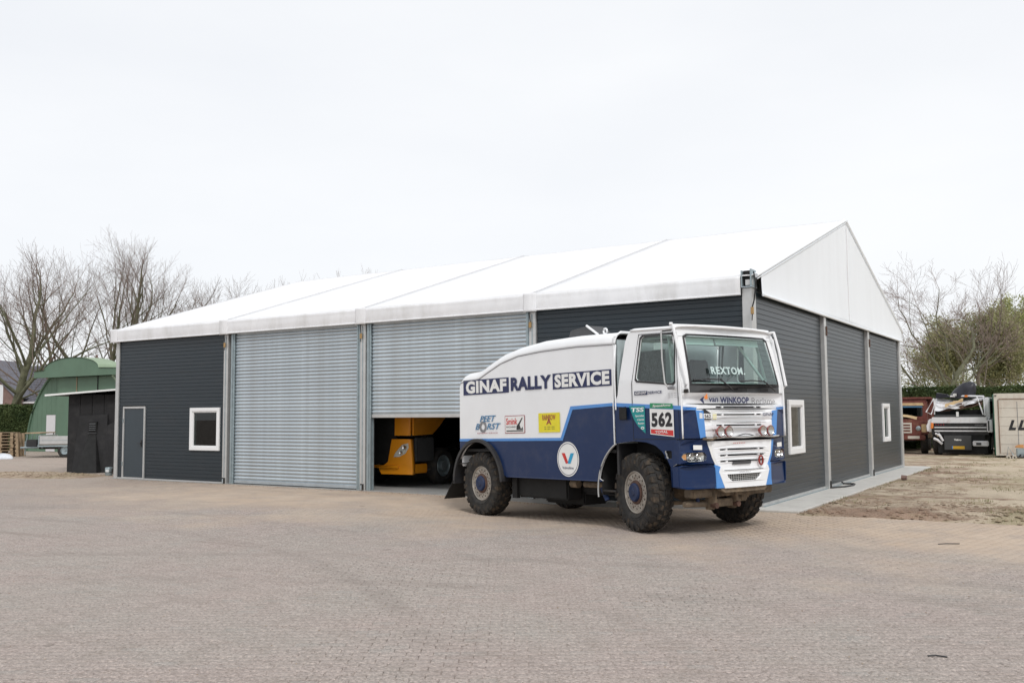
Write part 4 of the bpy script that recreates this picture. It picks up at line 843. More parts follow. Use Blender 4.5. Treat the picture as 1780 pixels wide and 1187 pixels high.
# lower grille and bumper
lw = [(.55, 1.42), (1.96, 1.42), (1.93, 1.22), (1.80, .99), (1.70, .975), (.80, .975), (.70, .99), (.58, 1.22)]
plate('lower_grille', [lw] + slots((1.275, 1.185, 1.095), .72, 1.76), 'white', T, FP(.03), .05, sub=.08)
for z in (1.30, 1.21, 1.12): plate('grille_ridge', [[(.68, z), (1.80, z), (1.80, z + .012), (.68, z + .012)]], 'white', T, FP(.035), .006, sub=.08)
plate('stripe', [[(.47, 1.42), (.565, 1.42), (.595, 1.22), (.72, .99), (.66, .99), (.56, 1.17)]], 'sticker', T, FP(.025), .03, sub=.08); plate('stripe', [[(2.03, 1.42), (1.945, 1.42), (1.92, 1.22), (1.79, .99), (1.86, .99), (1.96, 1.17)]], 'lblue', T, FP(.025), .03, sub=.08)
plate('grille_recess', [rrect(.98, 1.40, 1.055, 1.10, .01)], 'greyplastic', T, FP(.036), .01, sub=.1)
tr_ = MB().tube([(XF(1.62) + .06, 1.62 + .045 * math.cos(t), 1.10 + .07 * math.sin(t)) for t in np.linspace(0, 2 * math.pi, 14)], .016, 8, cap=False).build('tow_hook', 'redlens', T, smooth=True)
text('lettering', 'IIIIIII', 'red', T, FP(.032), 1.02, 1.28, 1.375, 1.388)
bmp = [(.70, 1.03), (.665, .95), (.775, .70), (1.725, .70), (1.835, .95), (1.80, 1.03), (1.72, .965), (.78, .965)]
msh = [(.83, .91), (1.63, .91), (1.61, .86), (1.52, .795), (.94, .795), (.85, .86)]
plate('bumper', [bmp, msh], 'white', T, FP(.055), .08, sub=.08); plate('bumper_lip', [[(.70, .69), (.80, .63), (1.72, .63), (1.80, .69), (1.70, .72), (.80, .72)]], 'chassis', T, FP(.03), .10, sub=.1)
gm = MB()
for k in range(16): y = .86 + k * .05; gm.box(XF(y) + .01, XF(y) + .018, y - .004, y + .004, .79, .915)
for k in range(5): z = .80 + k * .026; gm.tube([(XF(y) + .016, y, z) for y in np.linspace(.84, 1.62, 8)], .004, 4)
gm.build('bumper_mesh', 'alu', T)['kind'] = 'stuff'
plate('bumper_back', [rrect(.80, 1.66, .77, .93, .02)], 'under', T, FP(-.03), .01, sub=.1); text('lettering', 'GINAF RALLY', 'grey', T, FP(.058), 1.10, 1.36, .928, .945)
# spot lamps on a thin bar
MB().tube([(XF(y) + .07, y, 1.475 + .006 * math.sin(y * 9)) for y in np.linspace(.42, 2.12, 14)], .014, 8).build('lamp_bar', 'alu', T, smooth=True)
for y in (.67, .85, 1.65, 1.85):
    x = XF(y) + .10; s_ = MB().lathe([(-.07, 0), (-.06, .05), (0, .083), (.012, .086), (.018, .078)], 24, 'X', (x, y, 1.565)).build('spot_lamp', 'redlens', T, smooth=True)
    MB().lathe([(.016, .079), (.024, .06), (.028, 0)], 24, 'X', (x, y, 1.565)).build('lamp_glass', 'lens', s_, smooth=True); MB().lathe([(-.03, .0), (-.02, .045), (.012, .077)], 24, 'X', (x, y, 1.565)).build('lamp_bowl', 'chrome', s_, smooth=True)
    MB().tube([(x - .03, y, 1.475), (x - .03, y, 1.49)], .012, 6).build('lamp_foot', 'dark', s_)
MB().tube([(XF(y) + .05, y, 1.50 + .02 * math.sin(y * 11)) for y in np.linspace(.9, 1.6, 12)], .008, 6).build('lamp_cable', 'black', T, smooth=True)
MB().tube([(XF(.4) + .05, .36, 1.46), (XF(.5) + .1, .50, 1.45), (XF(.6) + .08, .60, 1.475)], .018, 8).build('lamp_bracket', 'chassis', T); MB().tube([(XF(2.0) + .06, 1.9, 1.45), (XF(2.1) + .06, 2.08, 1.455)], .018, 8).build('lamp_bracket', 'dark', T)
# chassis and running gear
for y in (.82, 1.60): MB().box(-.5, 5.35, y, y + .08, .78, 1.02).build('chassis_rail', 'under', T, bevel=.01)
def axle(x, fr):
    MB().tube([(x, .38, TD / 2), (x, .8, TD / 2 + .0), (x, 1.05, .60), (x, 1.45, .60), (x, 1.7, TD / 2), (x, 2.12, TD / 2)], [.08, .085, .16, .16, .085, .08], 12).build('axle', 'chassis' if fr else 'dark', T, smooth=True)
    for y in (.72, 1.78): MB().prism([(x - .75, .86), (x - .3, .78), (x + .3, .78), (x + .75, .86), (x + .75, .90), (x - .75, .90)], y - .045, y + .045).build('leaf_spring', 'chassis' if fr else 'dark', T)
axle(0, False); axle(WB, True)
MB().box(5.22, 5.42, .30, 2.15, .56, .69).build('front_crossmember', 'chassis', T, bevel=.015); MB().tube([(5.30, .22, .47), (5.28, 1.0, .43), (5.28, 1.25, .43)], .045, 8).build('steering_arm', 'chassis', T, smooth=True)
MB().tube([(4.95, .30, .47), (5.1, 1.3, .45), (4.95, 2.2, .50)], .035, 8).build('track_rod', 'chassis', T, smooth=True)
for y0 in (.72, 1.22): MB().prism([(5.26, .36), (5.40, .36), (5.46, .50), (5.44, .70), (5.26, .70)], y0, y0 + .07).build('tow_bracket', 'chassis', T, bevel=.01)
MB().box(5.30, 5.40, .80, 1.21, .40, .52).build('skid_plate', 'chassis', T, bevel=.01); MB().box(5.24, 5.36, .80, 1.21, .55, .69).build('winch_housing', 'rust', T, bevel=.02)
MB().lathe([(0, .0), (0, .045), (.10, .045), (.10, 0)], 14, 'X', (5.38, .755, .43)).build('shackle', 'rust', T); MB().lathe([(0, .0), (0, .045), (.10, .045), (.10, 0)], 14, 'X', (5.38, 1.255, .43)).build('shackle', 'rust', T)
MB().tube([(5.32, 1.30, .45), (5.25, 1.7, .56), (5.15, 2.1, .60)], .055, 8).build('steering_arm', 'chassis', T, smooth=True)
MB().box(5.25, 5.35, 1.45, 1.62, .45, .72).build('hose_block', 'chassis', T, bevel=.02); MB().tube([(5.30, .42, .66), (5.33, .48, .60), (5.30, .52, .50)], .03, 8).build('damper', 'hub', T)
MB().box(1.02, 2.5, .20, .55, .40, .79).build('fuel_tank', 'under', T, bevel=.03); MB().box(1.40, 2.55, .55, 1.10, .30, .75).build('fuel_tank', 'under', T, bevel=.03)
MB().tube([(2.62, .22, .70), (2.80, .22, .70)], .07, 12).build('exhaust_pipe', 'chassis', T, smooth=True); MB().tube([(2.95, .24, .70), (3.52, .24, .70)], .055, 12).build('exhaust_pipe', 'chassis', T, smooth=True); MB().tube([(3.42, .22, .66), (3.52, .24, .45)], .045, 10).build('air_bottle', 'hub', T, smooth=True)
MB().box(.90, 1.05, .15, .22, .38, .80).build('mud_shield', 'under', T); MB().box(3.55, 3.58, .1, .8, .55, 1.4).build('wheel_well', 'under', T)
MB().tube([(3.60, .1, .62), (3.9, .1, .62)], .02, 6).build('brake_hose', 'dark', T); MB().box(2.60, 3.7, .45, 2.3, .50, .78).build('gearbox', 'under', T, bevel=.05)
MB().box(-.55, 4.0, .5, 2.0, 1.04, 1.24).build('sub_frame', 'under', T)
for y in (.45, 2.05): MB().box(3.60, 5.2, min(y, y + .02), y + .02, 1.0, 1.45).build('wheel_well', 'under', T)
MB().box(4.0, 5.2, .05, 2.45, 1.425, 1.445).build('wheel_well_top', 'under', T)
# inside the cab
MB().box(5.0, 5.42, .12, 2.38, 2.05, 2.27).build('dashboard', 'greyplastic', T, bevel=.05)
MB().tube([(5.26, .22, 2.29), (5.42, 1.25, 2.31), (5.26, 2.28, 2.29)], .035, 8).build('dash_edge', 'cage', T, smooth=True)
for y in (.35, 1.55): 
    s_ = MB().box(4.30, 4.80, y, y + .50, 1.75, 1.92).build('seat', 'seat', T, bevel=.05); MB().hexa([(4.28, y, 1.85), (4.28, y + .5, 1.85), (4.40, y + .5, 1.85), (4.40, y, 1.85)], [(4.16, y + .05, 2.80), (4.16, y + .45, 2.80), (4.28, y + .45, 2.80), (4.28, y + .05, 2.80)]).build('backrest', 'seat', s_, bevel=.03)
MB().tube([(4.98 + .08 * math.sin(t), 1.85 + .22 * math.cos(t), 2.33 + .20 * math.sin(t)) for t in np.linspace(0, 2 * math.pi, 24)], .014, 6, cap=False).build('steering_wheel', 'black', T, smooth=True)
for p in (((5.30, .14, 1.6), (5.22, .16, 2.4), (5.10, .22, 3.05), (4.4, .24, 3.08), (4.2, .2, 1.6)), ((5.30, 2.36, 1.6), (5.22, 2.34, 2.4), (5.10, 2.28, 3.05), (4.4, 2.26, 3.08), (4.2, 2.3, 1.6)), ((5.10, .22, 3.05), (5.10, 2.28, 3.05)), ((4.4, .24, 3.06), (4.4, 2.26, 3.06)), ((5.20, .20, 2.75), (5.10, .50, 3.05)), ((5.22, 2.28, 2.4), (5.10, 1.75, 3.05))):
    MB().tube(p, .024, 8).build('roll_cage_tube', 'cage', T, smooth=True)
MB().box(4.52, 5.10, .13, .135, 2.3, 2.86).build('side_curtain', 'curtain', T)
plate('sun_visor', [[(.34, 2.93), (.98, 2.93), (.98, 3.04), (.34, 3.04)]], 'cage', T, FP(-.10), .01, sub=.1); plate('sun_visor', [[(1.02, 2.94), (2.10, 2.94), (2.10, 3.04), (1.02, 3.04)]], 'cage', T, FP(-.10), .01, sub=.1)

# ------------------------------------------------------------------ inside the hall
Y = empty('tractor_unit', (-11.70, .95, .015), 0, 'orange-yellow lorry cab standing in the dark hall behind the half open roller door', 'truck')
yx = lambda off=0: (lambda a, b, c: (a, -off - c - .10 * (1 - ((a - 1.25) / 1.25) ** 2), b))    # its front looks out of the door
plate('front_corner', [[(1.88, 1.24), (2.44, 1.24), (2.49, .56), (2.49, .34), (1.55, .34), (1.45, .52), (1.62, .56), (1.76, .66)]], 'yel', Y, yx(.02), .12, sub=.1)
plate('front_corner', [[(2.5 - a, b) for a, b in [(1.88, 1.24), (2.44, 1.24), (2.49, .56), (2.49, .34), (1.55, .34), (1.45, .52), (1.62, .56), (1.76, .66)]]], 'yel', Y, yx(.02), .12, sub=.1)
plate('corner_pillar', [[(1.95, 1.33), (2.40, 1.33), (2.44, 2.6), (1.98, 2.6)]], 'yel', Y, yx(.0), .1, sub=.1); plate('corner_pillar', [[(.10, 1.33), (.55, 1.33), (.52, 2.6), (.06, 2.6)]], 'yel', Y, yx(.0), .1, sub=.1)
plate('bumper_lip', [[(.4, .50), (2.1, .50), (2.1, .57), (.4, .57)]], 'yel', Y, yx(.06), .06, sub=.1)
plate('grille', [[(.55, .6), (1.95, .6), (1.95, 2.6), (.55, 2.6)]], 'under', Y, yx(-.05), .05, sub=.1)
for s_ in (0, 1):
    hlp = [(1.94, .78), (2.00, .90), (2.20, 1.10), (2.38, 1.14), (2.39, 1.02), (2.30, .88), (2.12, .79)]
    hlp = hlp if s_ == 0 else [(2.5 - a, b) for a, b in hlp]
    h_ = plate('headlamp', [hlp], 'lens', Y, yx(.03), .005); plate('reflector', [hlp], 'sticker', h_, yx(.025), .003)  # reflector in flat white: bright reflection painted in, chrome mirrors the dark hall
    c_ = 2.28 if s_ == 0 else .22
    MB().lathe([(-.06, .02), (-.075, .05), (-.05, .055)], 14, 'Y', (c_, -.03, 1.03)).build('lamp_bowl', 'chrome', h_, smooth=True); MB().lathe([(-.08, .015), (-.095, .04), (-.07, .045)], 14, 'Y', (c_ - (.1 if s_ == 0 else -.1), -.02, .9)).build('lamp_bowl', 'chrome', h_, smooth=True)
for x in (2.44, .03):
    MB().prism([(.05, 1.33), (.85, 1.35), (1.15, 1.55), (1.45, 1.80), (2.1, 1.84), (2.2, 2.9), (.05, 2.9)], x, x + .04, 'YZ').build('cab_side', 'yel', Y); MB().box(x, x + .05, .08, .62, .36, .60).build('step_skirt', 'yel', Y, bevel=.02)
    MB().box(x - .02, x + .03, .62, .75, .40, .46).build('step', 'greyplastic', Y); MB().box(x - .05, x + .03, .15, .95, .65, 1.28).build('step_box', 'greyplastic', Y, bevel=.03)
MB().box(.07, 2.43, .06, .95, 1.3, 1.36).build('cab_floor', 'under', Y); MB().box(.05, 2.43, .1, 2.2, 2.86, 2.92).build('cab_roof', 'yel', Y)
MB().box(.8, 1.7, .3, 6.5, .6, .9).build('chassis', 'under', Y)
tm2 = tyre_mesh(1.0, .30, .29)
for x, sd_ in ((2.31, 1), (.19, -1)):
    for yy_ in (1.42, 5.2):
        w_ = empty('wheel', (x, yy_, .5)); w_.parent = Y; w_.rotation_euler = (0, 0, rad(90)); 
        w2 = link('tyre', tm2, 'rubber', w_, smooth=True); 
        MB().lathe([(-sd_ * .10, .29), (-sd_ * .12, .27), (-sd_ * .04, .24), (-sd_ * .03, .14), (-sd_ * .14, .13), (-sd_ * .15, 0)], 24).build('rim', 'galvd', w_, smooth=True)
        w_.rotation_euler = (0, 0, rad(90)) 

# ------------------------------------------------------------------ right background: old lorries and a box trailer
A_ = lambda r, f, a: (S(r, f, 0), SITE + rad(a))
def at(name, r, f, a, label, cat, z=0, group=None):
    p, rz = A_(r, f, a); p.z = z; return empty(name, p, rz, label, cat, group)
fr = lambda off=0: (lambda a, b, c: (a, -off - c, b))
tm3 = tyre_mesh(1.1, .32, .29)
def simple_wheel(parent, x, y, r=.55, name='wheel', rimc='rim'):
    w_ = empty(name, (x, y, r)); w_.parent = parent; w_.rotation_euler = (0, 0, rad(90)); k = r / .55; w_.scale = (k, k, k)
    link('tyre', tm3, 'rubber', w_, smooth=True); sd_ = 1 if x > 0 else -1
    MB().lathe([(-sd_ * .11, .29), (-sd_ * .13, .27), (-sd_ * .05, .24), (-sd_ * .04, .12), (-sd_ * .12, .11), (-sd_ * .12, 0)], 20).build('rim', rimc, w_, smooth=True)
Wk = at('wrecked_lorry', 18.36, 38.6, -34, 'crumpled white lorry cab with caved-in roof and black tarp beside the cream trailer', 'truck')
Wk.scale = (.93, 1, 1)
plate('front_panel', [[(-1.15, 1.36), (1.10, 1.36), (1.10, 1.60), (-1.10, 1.60)]], 'wreckw', Wk, fr(.0), .06, sub=.2)
plate('front_grille', [[(-1.15, .88), (1.15, .88), (1.15, 1.36), (-1.15, 1.36)]], 'black', Wk, fr(-.04), .04)
for z, h_ in ((1.155, .045), (1.01, .05)): plate('grille_bar', [[(-1.02, z), (1.08, z), (1.08, z + h_), (-1.02, z + h_)]], 'wreckw', Wk, fr(.0), .03)
for k in range(9): plate('grille_slat', [[(-1.0, 1.20 + k * .0), (1.0, 1.20), (1.0, 1.205), (-1.0, 1.205)]], 'greyplastic', Wk, fr(-.035), .01) if k == 0 else None
text('lettering', 'GINAF', 'grey', Wk, fr(.003), .62, .98, 1.245, 1.305, bold=.02); text('lettering', 'IIII', 'maroon', Wk, fr(-.03), -.98, -.62, 1.27, 1.31)
plate('corner_panel', [[(-1.34, 1.02), (-1.16, 1.0), (-1.12, 1.55), (-1.22, 1.52), (-1.36, 1.25)]], 'wreckw', Wk, fr(-.05), .12); plate('indicator', [[(-1.18, 1.12), (-1.06, 1.15), (-1.05, 1.36), (-1.15, 1.38)]], 'orange', Wk, fr(.02), .03)
MB().box(1.10, 1.32, -.03, 1.3, .98, 1.5).build('side_panel', 'wreckw', Wk, bevel=.03); MB().box(1.14, 1.20, -.04, -.031, 1.05, 1.45).build('corner_light', 'greyplastic', Wk)
MB().box(-1.30, -1.12, .08, 1.3, .98, 1.5).build('side_panel', 'wreckw', Wk, bevel=.03); MB().box(-1.0, 1.05, .0, .12, 1.60, 1.70).build('wiper_cowl', 'greyplastic', Wk, bevel=.02)
MB().box(-1.1, 1.1, .9, 1.5, 1.0, 1.9).build('cab_back', 'under', Wk); MB().box(-1.1, 1.15, .05, 1.3, .9, 1.0).build('cab_floor', 'under', Wk)
def sheet(u, v): x = -1.0 + u * 1.95; z = 2.42 - v * (.55 - .42 * u) + .07 * noise.noise((u * 5, v * 4, 1)) - .10 * math.sin(u * 3); return (x, -.02 + .5 * (1 - v) + .12 * noise.noise((u * 6, v * 5, 7)), z)
link('caved_roof', MB().grid(sheet, 26, 12).mesh('roof'), 'wreckw', Wk)
def sheet2(u, v): x = -.75 + u * 1.7; return (x, .02 + .2 * v + .06 * noise.noise((u * 7, v * 4, 3)), 1.80 + u * .28 + v * .22 + .06 * noise.noise((u * 5, v * 6, 5)))
link('torn_lining', MB().grid(sheet2, 22, 8).mesh('lining'), 'rust', Wk)
def sheet3(u, v): x = -.55 + u * .75; return (x, -.06 + .10 * v, 2.02 + u * .22 + v * .12 + .05 * noise.noise((u * 5, v * 6, 9)))
link('torn_lining', MB().grid(sheet3, 10, 5).mesh('lining'), 'creamp', Wk)
MB().tube([(.98, -.02, 1.70), (.74, .10, 2.42)], .03, 6).build('pillar', 'wreckw', Wk); MB().tube([(1.05, -.0, 1.66), (1.00, .15, 2.45)], .035, 6).build('pillar', 'wreckw', Wk)
MB().tube([(-1.0, .02, 2.38), (-1.32, -.1, 1.82), (-1.12, -.05, 1.72), (-.98, .0, 2.1), (-1.0, .02, 2.38)], .03, 6).build('mirror_frame', 'wreckw', Wk)
MB().tube([(-.92, .02, 2.35), (-1.0, .02, 1.72)], .03, 6).build('pillar', 'wreckw', Wk); MB().box(1.02, 1.22, .1, 1.2, 1.5, 2.4).build('door', 'wreckw', Wk, bevel=.04); MB().box(1.16, 1.235, .3, .9, 1.75, 2.25).build('door_window', 'under', Wk)
MB().tube([(-.35, .2, 2.46), (.5, .2, 2.46), (1.0, .25, 2.44)], .04, 6).build('roof_rail', 'wreckw', Wk); MB().box(.25, .36, .1, .2, 2.42, 2.50).build('marker_lamp', 'orange', Wk); MB().box(-.1, .0, -.03, .02, 1.62, 1.82).build('paper_scrap', 'sticker', Wk)
def tarp(u, v):
    a = u * 2 * math.pi; r_ = math.cos(v * math.pi / 2) ** .8; k = 1 + .22 * noise.noise((math.cos(a) * 1.6, math.sin(a) * 1.6, v * 2.5)); lean = .26 * math.sin(v * math.pi / 2)
    return (.12 + .52 * r_ * math.cos(a) * k + lean * .9, .45 + .30 * r_ * math.sin(a) * k, 2.36 + .66 * math.sin(v * math.pi / 2) * (1 + .12 * noise.noise((math.cos(a), math.sin(a), 4))) + .10 * max(0, math.cos(a)) * math.sin(v * math.pi))
MB().grid(tarp, 24, 10).build('tarp_bundle', 'bagk', Wk, smooth=True); MB().hexa([(-.95, .2, 2.38), (-.35, .2, 2.42), (-.35, .5, 2.42), (-.95, .5, 2.38)], [(-.92, .2, 2.60), (-.5, .2, 2.55), (-.5, .5, 2.55), (-.92, .5, 2.62)]).build('bent_visor', 'bagk', Wk)
text('lettering', 'MM', 'sticker', Wk, fr(-.12), -.22, -.08, 2.47, 2.58, bold=.03)
MB().box(-.62, .48, -.12, -.08, .26, .86).build('front_board', 'greyplastic', Wk, bevel=.01); text('lettering', 'Valvo', 'sticker', Wk, fr(.124), -.22, .08, .64, .72, bold=.04)
MB().box(-.27, .20, -.135, -.122, .30, .42).build('number_plate', 'plateY', Wk); MB().box(-.31, -.272, -.135, -.122, .30, .42).build('plate_band', 'lblue', Wk)
MB().box(.52, 1.15, -.10, .02, .42, .64).build('bumper_end', 'wreckw', Wk, bevel=.03); MB().box(.66, .86, -.112, -.101, .47, .57).build('fog_lamp', 'greyplastic', Wk)
MB().tube([(-.98, .0, .92), (-.80, -.08, .86), (-.66, -.10, .62)], .05, 6).build('bent_bumper', 'wreckw', Wk); MB().lathe([(-.08, .0), (-.07, .08), (0, .11)], 14, c=(-.86, .0, .88)).build('headlamp', 'chrome', Wk, smooth=True); MB().tube([(-1.05, .0, .72), (-.9, -.06, .66), (-.72, -.02, .5)], .06, 6).build('bent_bumper', 'wreckw', Wk)
MB().box(-.9, 1.0, .05, 6.5, .45, .92).build('chassis', 'under', Wk); MB().box(-.9, 1.1, .0, .4, .12, .5).build('front_axle', 'under', Wk)
for x, yy_ in ((-1.02, .7), (1.02, .7), (-1.02, 4.6), (1.02, 4.6), (-1.02, 5.9), (1.02, 5.9)): simple_wheel(Wk, x, yy_)
MB().box(1.05, 1.45, 2.2, 3.6, .5, 1.1).build('fuel_tank', 'dark', Wk, bevel=.05)

Rd = at('tipper_lorry', 16.80, 40.6, -25, 'rusty red and cream bonneted tipper lorry half hidden by the end of the hall', 'truck')
plate('bonnet_front', [[(-.75, .85), (.78, .85), (.80, 1.38), (.55, 1.52), (-.55, 1.52), (-.75, 1.38)]], 'redp', Rd, fr(0), .12, sub=.2)
plate('grille_frame', [[(-.42, .92), (.42, .92), (.42, 1.36), (-.42, 1.36)]] + [rrect(-.36, .36, .98 + k * .12, 1.05 + k * .12, .01, 1) for k in range(3)], 'contw', Rd, fr(.02), .02)
MB().grid(lambda u, v: (-.62 + 1.24 * u, .0 + 1.0 * v, 1.50 + .12 * math.sin(math.pi * u) + .10 * v), 10, 6).build('bonnet', 'creamp', Rd, smooth=True)
MB().box(.50, 1.10, .02, 1.1, .85, 1.40).build('wing', 'redp', Rd, bevel=.06); MB().box(-1.10, -.50, .02, 1.1, .85, 1.40).build('wing', 'redp', Rd, bevel=.06)
MB().box(.80, 1.0, -.02, .1, .95, 1.3).build('wing_flash', 'creamp', Rd, bevel=.02)
for x in (.68, -.68): h_ = MB().lathe([(-.03, .0), (-.03, .07), (-.01, .10), (.02, .11)], 16, c=(x, 0, 1.12)).build('headlamp', 'galvd', Rd, smooth=True)
MB().box(-.95, .95, -.14, -.02, .62, .84).build('bumper', 'redp', Rd, bevel=.04); plate('bumper_plate', [rrect(.25, .72, .68, .80, .03)], 'contw', Rd, fr(.145), .005)
cabf = [(-1.02, 1.4), (1.02, 1.4), (1.02, 2.15), (.92, 2.32), (-.92, 2.32), (-1.02, 2.15)]; wsr = rrect(-.85, .85, 1.62, 2.12, .08)
plate('cab_front', [cabf, wsr], 'redp', Rd, fr(-1.0), .05); plate('windscreen', [wsr], 'pane', Rd, fr(-1.02), .01); plate('screen_visor', [[(-.88, 2.10), (.90, 2.10), (.86, 2.22), (-.84, 2.22)]], 'creamp', Rd, fr(-.96), .03); plate('visor_band', [[(-.2, 2.02), (.85, 2.02), (.84, 2.10), (-.2, 2.10)]], 'steelblue', Rd, fr(-.99), .004)
MB().box(.98, 1.03, 1.02, 2.4, 1.35, 2.28).build('cab_side', 'redp', Rd); MB().box(-1.03, -.98, 1.02, 2.4, 1.35, 2.28).build('cab_side', 'redp', Rd); MB().box(-1.0, 1.0, 1.0, 2.4, 2.28, 2.34).build('cab_roof', 'redp', Rd, bevel=.02); MB().box(-1.0, 1.0, 2.35, 2.4, .9, 2.3).build('cab_back', 'under', Rd)
plate('door_sticker', [rrect(1.2, 1.5, 1.28, 1.45, .02)], 'sticker', Rd, lambda a, b, c: (1.112, a - 1.0, b), 0); MB().box(1.10, 1.108, .2, .5, 1.20, 1.38).build('door_sticker', 'sticker', Rd)
MB().box(-1.12, 1.16, 2.6, 6.5, 1.1, 2.45).build('tipper_body', 'redp', Rd, bevel=.02); MB().box(-1.2, 1.22, 1.6, 2.6, 2.38, 2.48).build('cab_guard', 'redp', Rd, bevel=.02)
for k in range(5): MB().box(1.16, 1.22, 2.7 + k * .9, 2.8 + k * .9, 1.1, 2.45).build('body_rib', 'redp', Rd)
MB().box(-.5, .5, .2, 6.4, .55, .9).build('chassis', 'under', Rd); MB().box(.62, 1.18, 1.9, 2.7, .62, 1.05).build('fuel_tank', 'chassis', Rd, bevel=.05)
for x, yy_ in ((-.88, .65), (.88, .65), (-.92, 4.2), (.92, 4.2), (-.92, 5.4), (.92, 5.4)): simple_wheel(Rd, x, yy_, .5)
# grey van end glimpsed between the two lorries
gv = at('parked_trailer', 18.9, 47.5, -24, 'small pale trailer glimpsed between the red lorry and the white wreck', 'trailer')
MB().box(-1.1, .4, .0, 2.6, .75, 2.05).build('box_body', 'contw', gv, bevel=.05); MB().box(-1.0, .3, -.01, -.002, 1.35, 1.85).build('rear_door', 'wreckw', gv); MB().box(-1.0, .3, .1, 2.4, .5, .75).build('chassis', 'under', gv)
simple_wheel(gv, -.95, 1.2, .33); simple_wheel(gv, .3, 1.2, .33)

Ct = at('box_trailer', 18.80, 36.6, -26, 'cream box trailer with brown seals and black slanted letters beside the wreck', 'trailer')
CW = 6.6
MB().box(0.0, CW, .03, 2.4, .20, 2.48).build('trailer_core', 'contw', Ct)
plate('side_frame', [[(0, .12), (CW, .12), (CW, 2.52), (0, 2.52)], [(.14, .20), (CW - .1, .20), (CW - .1, 2.30), (.14, 2.30)]], 'contw', Ct, fr(.0), .03)
nr = 6; 
for i in range(5):
    for j in range(nr):
        x0, x1 = .155 + i * 1.27, .155 + i * 1.27 + 1.255; z0, z1 = .205 + j * .349, .205 + j * .349 + .341
        if x1 < CW - .1: MB().box(x0, x1, -.012 - .004 * ((i + j) % 2), .029, z0, z1).build('panel', 'contw', Ct, bevel=.004, seg=1)
MB().tube([(.145, -.03, .2), (.145, -.03, 2.28), (.19, -.03, 2.305), (CW - .1, -.03, 2.305)], .014, 6).build('brown_seal', 'brown', Ct); MB().box(-.012, -.001, .0, 2.4, .12, 2.5).build('end_trim', 'greend', Ct)
for k in range(4): MB().box(.78 + k * 1.27, .80 + k * 1.27, -.022, -.0165, .5 + (k % 2) * .2, 2.2).build('panel_strip', 'grey', Ct)
text('lettering', 'L', 'blackprint', Ct, fr(.024), .46, .73, 1.10, 1.49, bold=.06, shear=.35); text('lettering', 'L', 'blackprint', Ct, fr(.024), .78, 1.05, 1.10, 1.49, bold=.06, shear=.35); text('lettering', 'L', 'blackprint', Ct, fr(.024), 1.11, 1.38, 1.10, 1.49, bold=.06, shear=.35)
MB().box(.3, CW, .3, 2.1, .02, .12).build('skid', 'brown', Ct); MB().box(.02, .10, -.035, -.031, 2.42, 2.46).build('lock_slot', 'under', Ct)

Jk = at('scrap_engine', 19.12, 35.7, -20, 'small heap of engine parts with a yellow cover in front of the cream trailer', 'scrap')
MB().box(.0, .28, .0, .2, .12, .42).build('engine_block', 'galvd', Jk, bevel=.02); MB().hexa([(-.06, .0, .46), (.26, .0, .43), (.26, .2, .43), (-.06, .2, .46)], [(.0, .0, .54), (.24, .0, .58), (.24, .2, .58), (.0, .2, .54)]).build('yellow_cover', 'amber', Jk, bevel=.02)
MB().tube([(-.35, .0, .05), (-.28, .0, .48), (-.12, .0, .16)], .02, 6).build('prop_stand', 'galvd', Jk); MB().tube([(-.36, -.05, .08), (.5, -.05, .10)], .035, 6).build('base_bar', 'dark', Jk)
for x in (-.30, -.10, .42): MB().lathe([(-.03, .03), (-.03, .085), (.03, .085), (.03, .03)], 14, c=(x, -.1, .085)).build('small_wheel', 'chrome' if x < 0 else 'rubber', Jk, smooth=True)
for k in range(5): MB().tube([(.05 + k * .09, -.04, .08), (.12 + k * .08, -.06, .20 + .03 * (k % 2))], .025, 6).build('loose_part', ('dark', 'galv', 'dark', 'chrome', 'dark')[k], Jk)

# hose lying on the concrete path
tag(MB().tube([(.12, GP[0] - .02, .06), (.20, GP[0] + .2, .058), (.34, GP[0] + .5, .055), (.42, GP[0] + 1.0, .055), (.38, GP[0] + 1.4, .058), (.25, GP[0] + 1.48, .06), (.10, GP[0] + 1.42, .062), (.07, GP[0] + 1.38, .10)], .022, 8).build('drain_hose', 'black', smooth=True), 'short black hose curling over the concrete path beside the first gable post', 'hose')
ck = S(6.25, 17.75); tag(MB().lathe([(0, .0), (0, .07), (.13, .06), (.13, 0)], 10, 'X', (0, 0, 0)).build('stone', 'brickm'), 'brown broken brick lying on the sandy soil', 'brick').location = S(10.3, 25.0, .12)

# ------------------------------------------------------------------ left background
Sh = at('black_shed', -13.75, 32.4, 0, 'black boarded shed with a thin white roof edge at the left end of the hall', 'shed')
MB().box(-1.58, .9, .03, 3.0, .0, 2.66).build('shed_body', 'shed', Sh)
for i in range(6):
    x0 = -1.60 + i * .415; MB().box(x0, x0 + .40, -.01 - .004 * (i % 2), .03, .0, 2.64).build('board', 'shed', Sh, bevel=.004, seg=1)
MB().hexa([(-2.25, -.35, 2.62), (1.0, -.35, 2.86), (1.0, 3.1, 2.86), (-2.25, 3.1, 2.62)], [(-2.25, -.35, 2.66), (1.0, -.35, 2.90), (1.0, 3.1, 2.90), (-2.25, 3.1, 2.66)]).build('roof', 'shed', Sh); MB().hexa([(-2.25, -.38, 2.60), (1.0, -.38, 2.84), (1.0, -.355, 2.84), (-2.25, -.355, 2.60)], [(-2.25, -.38, 2.66), (1.0, -.38, 2.90), (1.0, -.355, 2.90), (-2.25, -.355, 2.66)]).build('roof_edge', 'sticker', Sh)
Lp = at('louvred_sheet', -14.30, 32.0, 0, 'black sheet panel with a small louvred hatch leaning on the black shed', 'panel')
